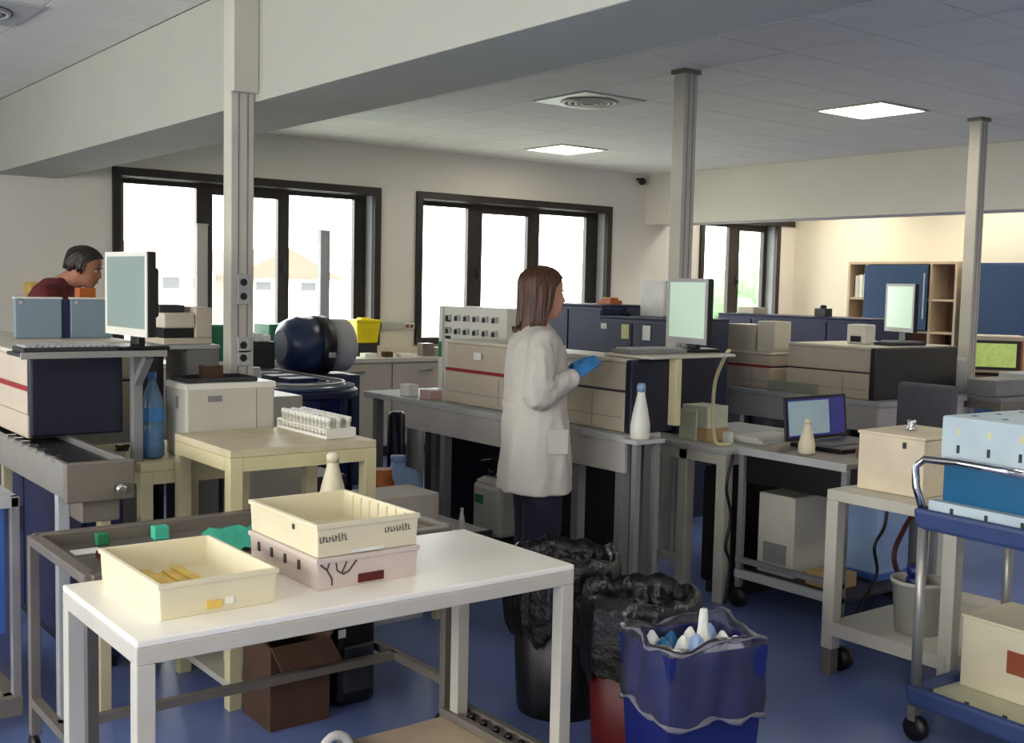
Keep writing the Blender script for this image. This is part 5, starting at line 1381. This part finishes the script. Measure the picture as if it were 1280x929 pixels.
def woman():
    body = MB()
    hm, M = head_mb(Vector((.012, 0, 1.428)), 1.0, R(3))
    body.v += hm.v; off = 0
    body.f += hm.f; body.smooth += hm.smooth
    limb(body, [(-.02, 0, 1.34), (-.012, 0, 1.40), (.0, 0, 1.47)], [.06, .05, .052])
    # trunk and legs under the clothes
    body.loft([ring_se(0, 0, z, f, b, w_, 24) for z, f, b, w_ in [(.80, .08, .10, .14), (.92, .09, .11, .15), (1.05, .08, .085, .12), (1.2, .10, .09, .14), (1.3, .09, .085, .16), (1.37, .05, .06, .10)]])
    for sgn in (-1, 1):
        limb(body, [(0, sgn*.085, .86), (.012, sgn*.085, .50), (-.012, sgn*.082, .10)], [.075, .052, .036])
        limb(body, [(-.02, sgn*.082, .07), (.10, sgn*.088, .045)], [.04, .032])
    limb(body, [(-.01, -.165, 1.32), (-.045, -.195, 1.08), (.13, -.165, 1.185)], [.045, .037, .026])
    limb(body, [(-.01, .165, 1.32), (-.02, .195, 1.08), (.16, .13, 1.18)], [.045, .037, .026])
    b = remeshed('person', body, SKIN, .009)
    tag(b, 'woman in a white lab coat and blue glove standing at the bench', 'person')
    face_bits(b, M, HAIR_B)
    # hair
    h = link('hair', hair_cap(M, -.055, -.055, open_deg=64, flare=.012).mesh('hair'), HAIR_B, b)
    # coat
    c = MB()
    prof = [(.655, .165, .165, .205, .030), (.75, .160, .160, .205, .028), (.86, .150, .152, .200, .022), (.96, .138, .145, .190, .016), (1.04, .128, .140, .175, .010), (1.12, .130, .138, .175, .006), (1.20, .136, .136, .180, .004), (1.28, .128, .128, .186, .003), (1.33, .105, .115, .178, .0), (1.365, .078, .095, .140, .0), (1.395, .058, .075, .085, .0), (1.405, .05, .068, .068, .0)]
    rings = []
    for k in range(len(prof)-1):
        for j in range(4):
            u = j/4; v = [prof[k][q]*(1-u)+prof[k+1][q]*u for q in range(5)]
            rings.append(ring_se(-.005, 0, v[0], v[1], v[2], v[3], 60, 2.4, v[4], 1.2+v[0]*2.2, 8))
    v = prof[-1]; rings.append(ring_se(-.005, 0, v[0], v[1], v[2], v[3], 60, 2.4, 0, 0, 8))
    c.loft(rings)
    for sgn, el, wr in ((-1, (-.05, -.222, 1.085), (.105, -.180, 1.172)), (1, (-.03, .222, 1.085), (.13, .150, 1.172))):
        limb(c, [(-.01, sgn*.150, 1.325), (-.035, sgn*.205, 1.22), el, ((el[0]+wr[0])/2, (el[1]+wr[1])/2, (el[2]+wr[2])/2+.004), wr], [.066, .064, .058, .052, .044], 18)
        for k in range(5):
            z = 1.12+.02*k
            c.ball((el[0]-.01+.012*k, el[1]+sgn*.004, el[2]+.01+.016*k), (.056, .054, .008), 14, 6)
    coat = remeshed('lab_coat', c, COAT, .0075, b, 4); crease(coat, .0065, 12, 4.2, 1.34)
    link('collar', MB().loft([[(.005+(.062)*math.cos(a), .070*math.sin(a), 1.398+.012*math.cos(a)*-1) for a in [R(40)+R(280)*i/20 for i in range(21)]], [(.0+(.085)*math.cos(a), .094*math.sin(a), 1.382-.018*max(0, math.cos(a))) for a in [R(36)+R(288)*i/20 for i in range(21)]], [(.0+(.092)*math.cos(a), .104*math.sin(a), 1.366-.03*max(0, math.cos(a))) for a in [R(34)+R(292)*i/20 for i in range(21)]]], False, True, False).mesh('collar'), COAT, coat)
    link('coat_belt', MB().loft([ring_se(-.007, 0, 1.03, .002, .1475, .165, 40, 2.4)[11:30], ring_se(-.007, 0, 1.062, .002, .1465, .165, 40, 2.4)[11:30]], False, True, False).mesh('coat_belt'), COAT, coat)
    link('pocket', MB().box(.0, .10, -.197, -.190, .84, .95).mesh('pocket'), COAT, coat, .003)
    for k in range(4):
        link('button', MB().ball((.135+(.0 if k < 2 else .012), .0, 1.18-.11*k), (.006, .008, .008), 10, 6).mesh('button'), PAPER, coat)
    # trousers and shoes
    tr = MB()
    for sgn in (-1, 1):
        limb(tr, [(0, sgn*.085, .80), (.014, sgn*.09, .50), (-.012, sgn*.088, .09)], [.10, .088, .085], 16)
    crease(remeshed('trousers', tr, JEANS, .011, b, 3), .006, 9, 8)
    for sgn in (-1, 1):
        s_ = MB(); 
        s_.loft([[(x, sgn*.086+w_*math.cos(a), max(0.002, zc+hh*math.sin(a))) for a in [2*math.pi*i/16 for i in range(16)]] for x, w_, zc, hh in ((-.075, .022, .035, .033), (-.05, .036, .045, .045), (0, .040, .05, .05), (.06, .044, .04, .04), (.11, .042, .032, .032), (.145, .026, .024, .022))])
        link('shoe', s_.mesh('shoe'), BLACK, b)
    # gloved hands with five fingers each
    g = hand_mb((.128, -.168, 1.186), (.78, .25, .52), (-.25, .75, .45), (.1, .75, -.55), 1, .75, 1.0)
    remeshed('glove', g, GLOVE, .0042, b, 2)
    g = hand_mb((.165, .125, 1.186), (.80, -.25, .42), (-.25, -.75, .40), (.1, -.75, -.55), 1, .75, 1.0)
    remeshed('glove', g, GLOVE, .0042, b, 2)
    b.location = (3.16, 3.91, 0); b.rotation_euler = (0, 0, R(-26))
woman()

def man():
    body = MB()
    hm, M = head_mb(Vector((.115, 0, 1.418)), .90, R(16))
    body.v += hm.v; body.f += hm.f; body.smooth += hm.smooth
    limb(body, [(-.01, 0, 1.38), (.05, 0, 1.43), (.12, 0, 1.48)], [.07, .06, .055])
    body.loft([ring_se(x, 0, z, f, b, w_, 24) for z, f, b, w_, x in [(.84, .10, .11, .15, -.10), (.95, .11, .11, .16, -.10), (1.1, .12, .11, .16, -.06), (1.25, .13, .11, .18, -.03), (1.36, .11, .11, .19, .0), (1.43, .07, .08, .12, .01)]])
    for sgn in (-1, 1):
        limb(body, [(-.09, sgn*.095, .90), (-.06, sgn*.10, .50), (-.09, sgn*.10, .10)], [.085, .06, .042])
        limb(body, [(-.10, sgn*.10, .07), (.04, sgn*.105, .045)], [.045, .035])
        limb(body, [(.0, sgn*.19, 1.36), (-.01, sgn*.24, 1.10), (.22, sgn*.16, 1.06)], [.05, .042, .03])
        hd = hand_mb((.215, sgn*.162, 1.06), (.95, -sgn*.15, -.12), (0, -sgn*.8, .5), (0, -sgn*.3, -.9), 1, .6, 1.05)
        o = len(body.v); body.v += hd.v; body.f += [[i+o for i in f] for f in hd.f]; body.smooth += hd.smooth
    b = remeshed('person', body, mat('backlit_skin', (164, 112, 88), .6, var=.05), .009)  # backlit shade of the man put into a darker skin colour
    tag(b, 'man in a maroon shirt bending his head behind the blue-grey lids', 'person')
    face_bits(b, M, HAIR_D, (150, 88, 78))
    link('hair', hair_cap(M, .085, .085, open_deg=78, seed=5).mesh('hair'), HAIR_D, b)
    c = MB()
    c.loft([ring_se(x, 0, z, f, b_, w_, 40, 2.4, fd, z*4) for z, f, b_, w_, x, fd in [(.88, .125, .13, .175, -.10, .012), (1.0, .13, .13, .175, -.09, .01), (1.12, .135, .128, .18, -.06, .006), (1.25, .14, .128, .195, -.03, .004), (1.35, .125, .125, .205, -.005, .0), (1.41, .095, .105, .16, .005, 0), (1.445, .065, .08, .09, .01, 0), (1.455, .058, .072, .075, .012, 0)]])
    for sgn in (-1, 1):
        limb(c, [(.0, sgn*.17, 1.355), (-.01, sgn*.225, 1.24), (-.01, sgn*.245, 1.12)], [.075, .068, .062], 16)
    crease(remeshed('shirt', c, MAROON, .01, b, 4), .006, 10, 7)
    tr = MB()
    for sgn in (-1, 1):
        limb(tr, [(-.095, sgn*.09, .89), (-.06, sgn*.10, .50), (-.09, sgn*.10, .09)], [.10, .078, .066], 16)
    tr.loft([ring_se(-.1, 0, z, .125, .125, .17, 24) for z in (.80, .92)])
    remeshed('trousers', tr, JEANS, .012, b, 3)
    for sgn in (-1, 1):
        s_ = MB().loft([[(x-.08, sgn*.10+w_*math.cos(a), max(0.002, zc+hh*math.sin(a))) for a in [2*math.pi*i/16 for i in range(16)]] for x, w_, zc, hh in ((-.085, .024, .035, .033), (-.05, .042, .05, .05), (0, .046, .055, .055), (.07, .05, .045, .045), (.13, .046, .034, .034), (.165, .028, .024, .022))])
        link('shoe', s_.mesh('shoe'), BLACK, b)
    b.scale = (1.07, 1.07, 1.07)
    b.location = (1.80, 6.50, 0); b.rotation_euler = (0, 0, R(-32))
man()
solo('amber_pack', MB().box(1.655, 1.735, 5.60, 5.68, 1.276, 1.515), ORANGE, 'small amber topped pack behind the blue-grey lid', 'pack', bevel=.004)
